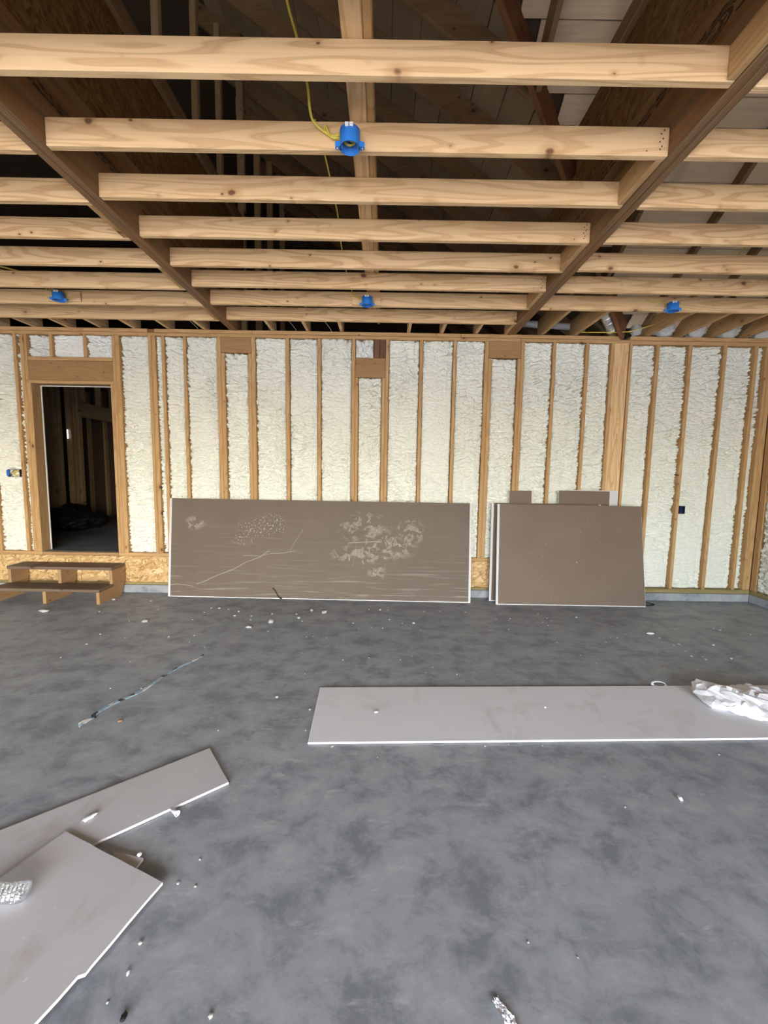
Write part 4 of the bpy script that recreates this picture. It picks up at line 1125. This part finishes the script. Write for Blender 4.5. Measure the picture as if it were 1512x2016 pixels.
for k in range(5):
    e = (-0.010 - 0.010 * k + 0.01, -0.055 - 0.012 * ((k * 3) % 4), 0.003)
    tube('frayed_strand', [(0.016 - 0.008 * k, 0.005, 0.003), (0.006 - 0.009 * k, -0.03, 0.005), e], 0.0028, STRAP, t, 5)

# tape roll end behind the long strip
tr = empty('tape_loop', (2.110, 2.972, 0.0))
tag(tr, 'curl of white tape behind the long grey strip', 'tape')
tube('curl', [(0.052 * math.cos(q), 0.022 * math.sin(q), 0.016 + 0.012 * math.sin(q)) for q in [0.2 + j * 0.5 for j in range(13)]], 0.009, PVC, tr, 6, True, 4, 0.15)

# white plastic bag on the long strip
def crumpled_bag(label, loc, rz, sx, sy, sz):
    nu, nv = 34, 26
    vs_, fs = [], []
    rr_ = random.Random(5)
    for i in range(nu + 1):
        for j in range(nv):
            u = i / nu; q = 2 * math.pi * (j + 0.5 * (i % 2)) / nv
            prof_ = (1 - abs(2 * u - 1) ** 7.0) ** 0.5
            vs_.append([(u - 0.5) * 2 * sx, math.cos(q) * sy * prof_, math.sin(q) * sz * prof_])
    V = np.array(vs_)
    a = pnoise(V[:, 0] * 6 + 3, V[:, 1] * 8 + V[:, 2] * 9)
    b = np.abs(pnoise(V[:, 0] * 10 + 8 + V[:, 2] * 9, V[:, 1] * 12 + 4))
    V[:, 1] *= 1 + 0.45 * pnoise(V[:, 0] * 5 + 5, V[:, 2] * 7 + 1)
    V[:, 0] += 0.05 * pnoise(V[:, 1] * 9 + 2, V[:, 2] * 12 + 3)
    V[:, 2] *= 1 + 0.75 * a - 0.7 * b + 0.55 * np.exp(-((V[:, 0] + sx * 0.86) / 0.07) ** 2)
    V += np.array([[rr_.uniform(-1, 1) * 0.009, rr_.uniform(-1, 1) * 0.009, rr_.uniform(-1, 1) * 0.007] for _ in range(len(V))])
    V[:, 2] = np.maximum(V[:, 2], -sz * 0.5)
    V[:, 2] += sz * 0.5 + 0.0005
    for i in range(nu):
        for j in range(nv):
            j2 = (j + 1) % nv
            fs.append((i * nv + j, i * nv + j2, (i + 1) * nv + j2, (i + 1) * nv + j))
    fs.append(tuple(range(nv - 1, -1, -1))); fs.append(tuple(nu * nv + j for j in range(nv)))
    o = mesh_from('plastic_bag', V.tolist(), fs, FILM, None, False, loc, (0, 0, rz))
    fix_normals(o)
    tag(o, label, 'bag')
crumpled_bag('crumpled white plastic bag on the right end of the long grey strip', (2.70, 2.665, 0.0145), -0.32, 0.47, 0.19, 0.062)

# crushed water bottle on the broken piece
bt = empty('water_bottle', (-1.262, 1.338, 0.0295), math.radians(183))
tag(bt, 'crushed clear plastic water bottle on the broken drywall piece', 'bottle')
segs, L = 40, 0.20
def brad(u):
    r = 0.033
    if u < 0.05: r *= 0.72 + 0.28 * math.sin(u / 0.05 * math.pi / 2)
    if u > 0.74: r = 0.033 + (0.013 - 0.033) * min(1, (u - 0.74) / 0.2)
    if 0.08 < u < 0.72: r += 0.0016 * math.sin(u * 85)
    return r
vs_ = []
NU = 70
for i in range(NU + 1):
    u = i / NU
    for k in range(segs):
        q = 2 * math.pi * k / segs
        r = brad(u)
        dent = 1 - 0.30 * max(0, math.sin(q)) * math.exp(-((u - 0.42) / 0.22) ** 2)
        r *= dent * (1 + 0.05 * math.sin(3 * q + u * 19) * math.sin(u * 9))
        vs_.append((u * L, r * math.cos(q), 0.033 + r * math.sin(q) * (0.9 if u < 0.8 else 1)))
fs = []
for i in range(NU):
    for k in range(segs):
        k2 = (k + 1) % segs
        fs.append((i * segs + k, i * segs + k2, (i + 1) * segs + k2, (i + 1) * segs + k))
fs.append(tuple(range(segs))); fs.append(tuple(NU * segs + k for k in range(segs)))
o = mesh_from('body', vs_, fs, CLEAR, bt, True); fix_normals(o)
cp = lathe('cap', [(0.0145, 0.0), (0.0145, 0.016), (0.001, 0.016)], PVC, bt, 20, (L - 0.004, 0, 0.033), (0, math.radians(90), 0))

# scrap of clear film close to the camera
def film_scrap(label, loc, rz, sx, sy):
    n, m_ = 26, 14
    U, Vv = np.meshgrid(np.linspace(-1, 1, n), np.linspace(-1, 1, m_))
    Z = 0.012 * np.abs(pnoise(U * 2.6 + 4, Vv * 2.2 + 1)) + 0.008 * np.abs(pnoise(U * 6 + 1, Vv * 5))
    X = U * sx * (0.8 + 0.3 * pnoise(U * 0 + 2.2, Vv * 2)); Y = Vv * sy * (0.7 + 0.5 * pnoise(U * 2, Vv * 0 + 6.1))
    top = np.stack([X, Y, Z + 0.0022], -1).reshape(-1, 3); bot = np.stack([X, Y, Z + 0.0008], -1).reshape(-1, 3)
    idx = np.arange(n * m_).reshape(m_, n)
    q = np.stack([idx[:-1, :-1], idx[:-1, 1:], idx[1:, 1:], idx[1:, :-1]], -1).reshape(-1, 4)
    o = mesh_from('plastic_scrap', np.concatenate([top, bot]).tolist(), [tuple(a) for a in q] + [tuple((a + n * m_)[::-1]) for a in q], FILM, None, False, loc, (0, 0, rz))
    tag(o, label, 'scrap')
film_scrap('crumpled whitish plastic scrap on the slab nearest the camera', (0.385, 1.055, 0), -1.0, 0.055, 0.020)

# black pile in the hall
pile = empty('black_bags', (-5.27, 6.95, 0.508))
tag(pile, 'black bulging bags piled on the hall floor inside the doorway', 'bags')
for i, (x, y, z, a, b, c) in enumerate(((0.0, -0.05, 0.17, 0.36, 0.36, 0.20), (0.10, 0.20, 0.14, 0.30, 0.30, 0.15), (-0.16, 0.18, 0.30, 0.22, 0.34, 0.14))):
    me = blob_mesh(70 + i, 4, 0.3, 2.0)
    o = link('bag', me, BAGBLK, pile, (x, y, z)); o.scale = (a, b, c)
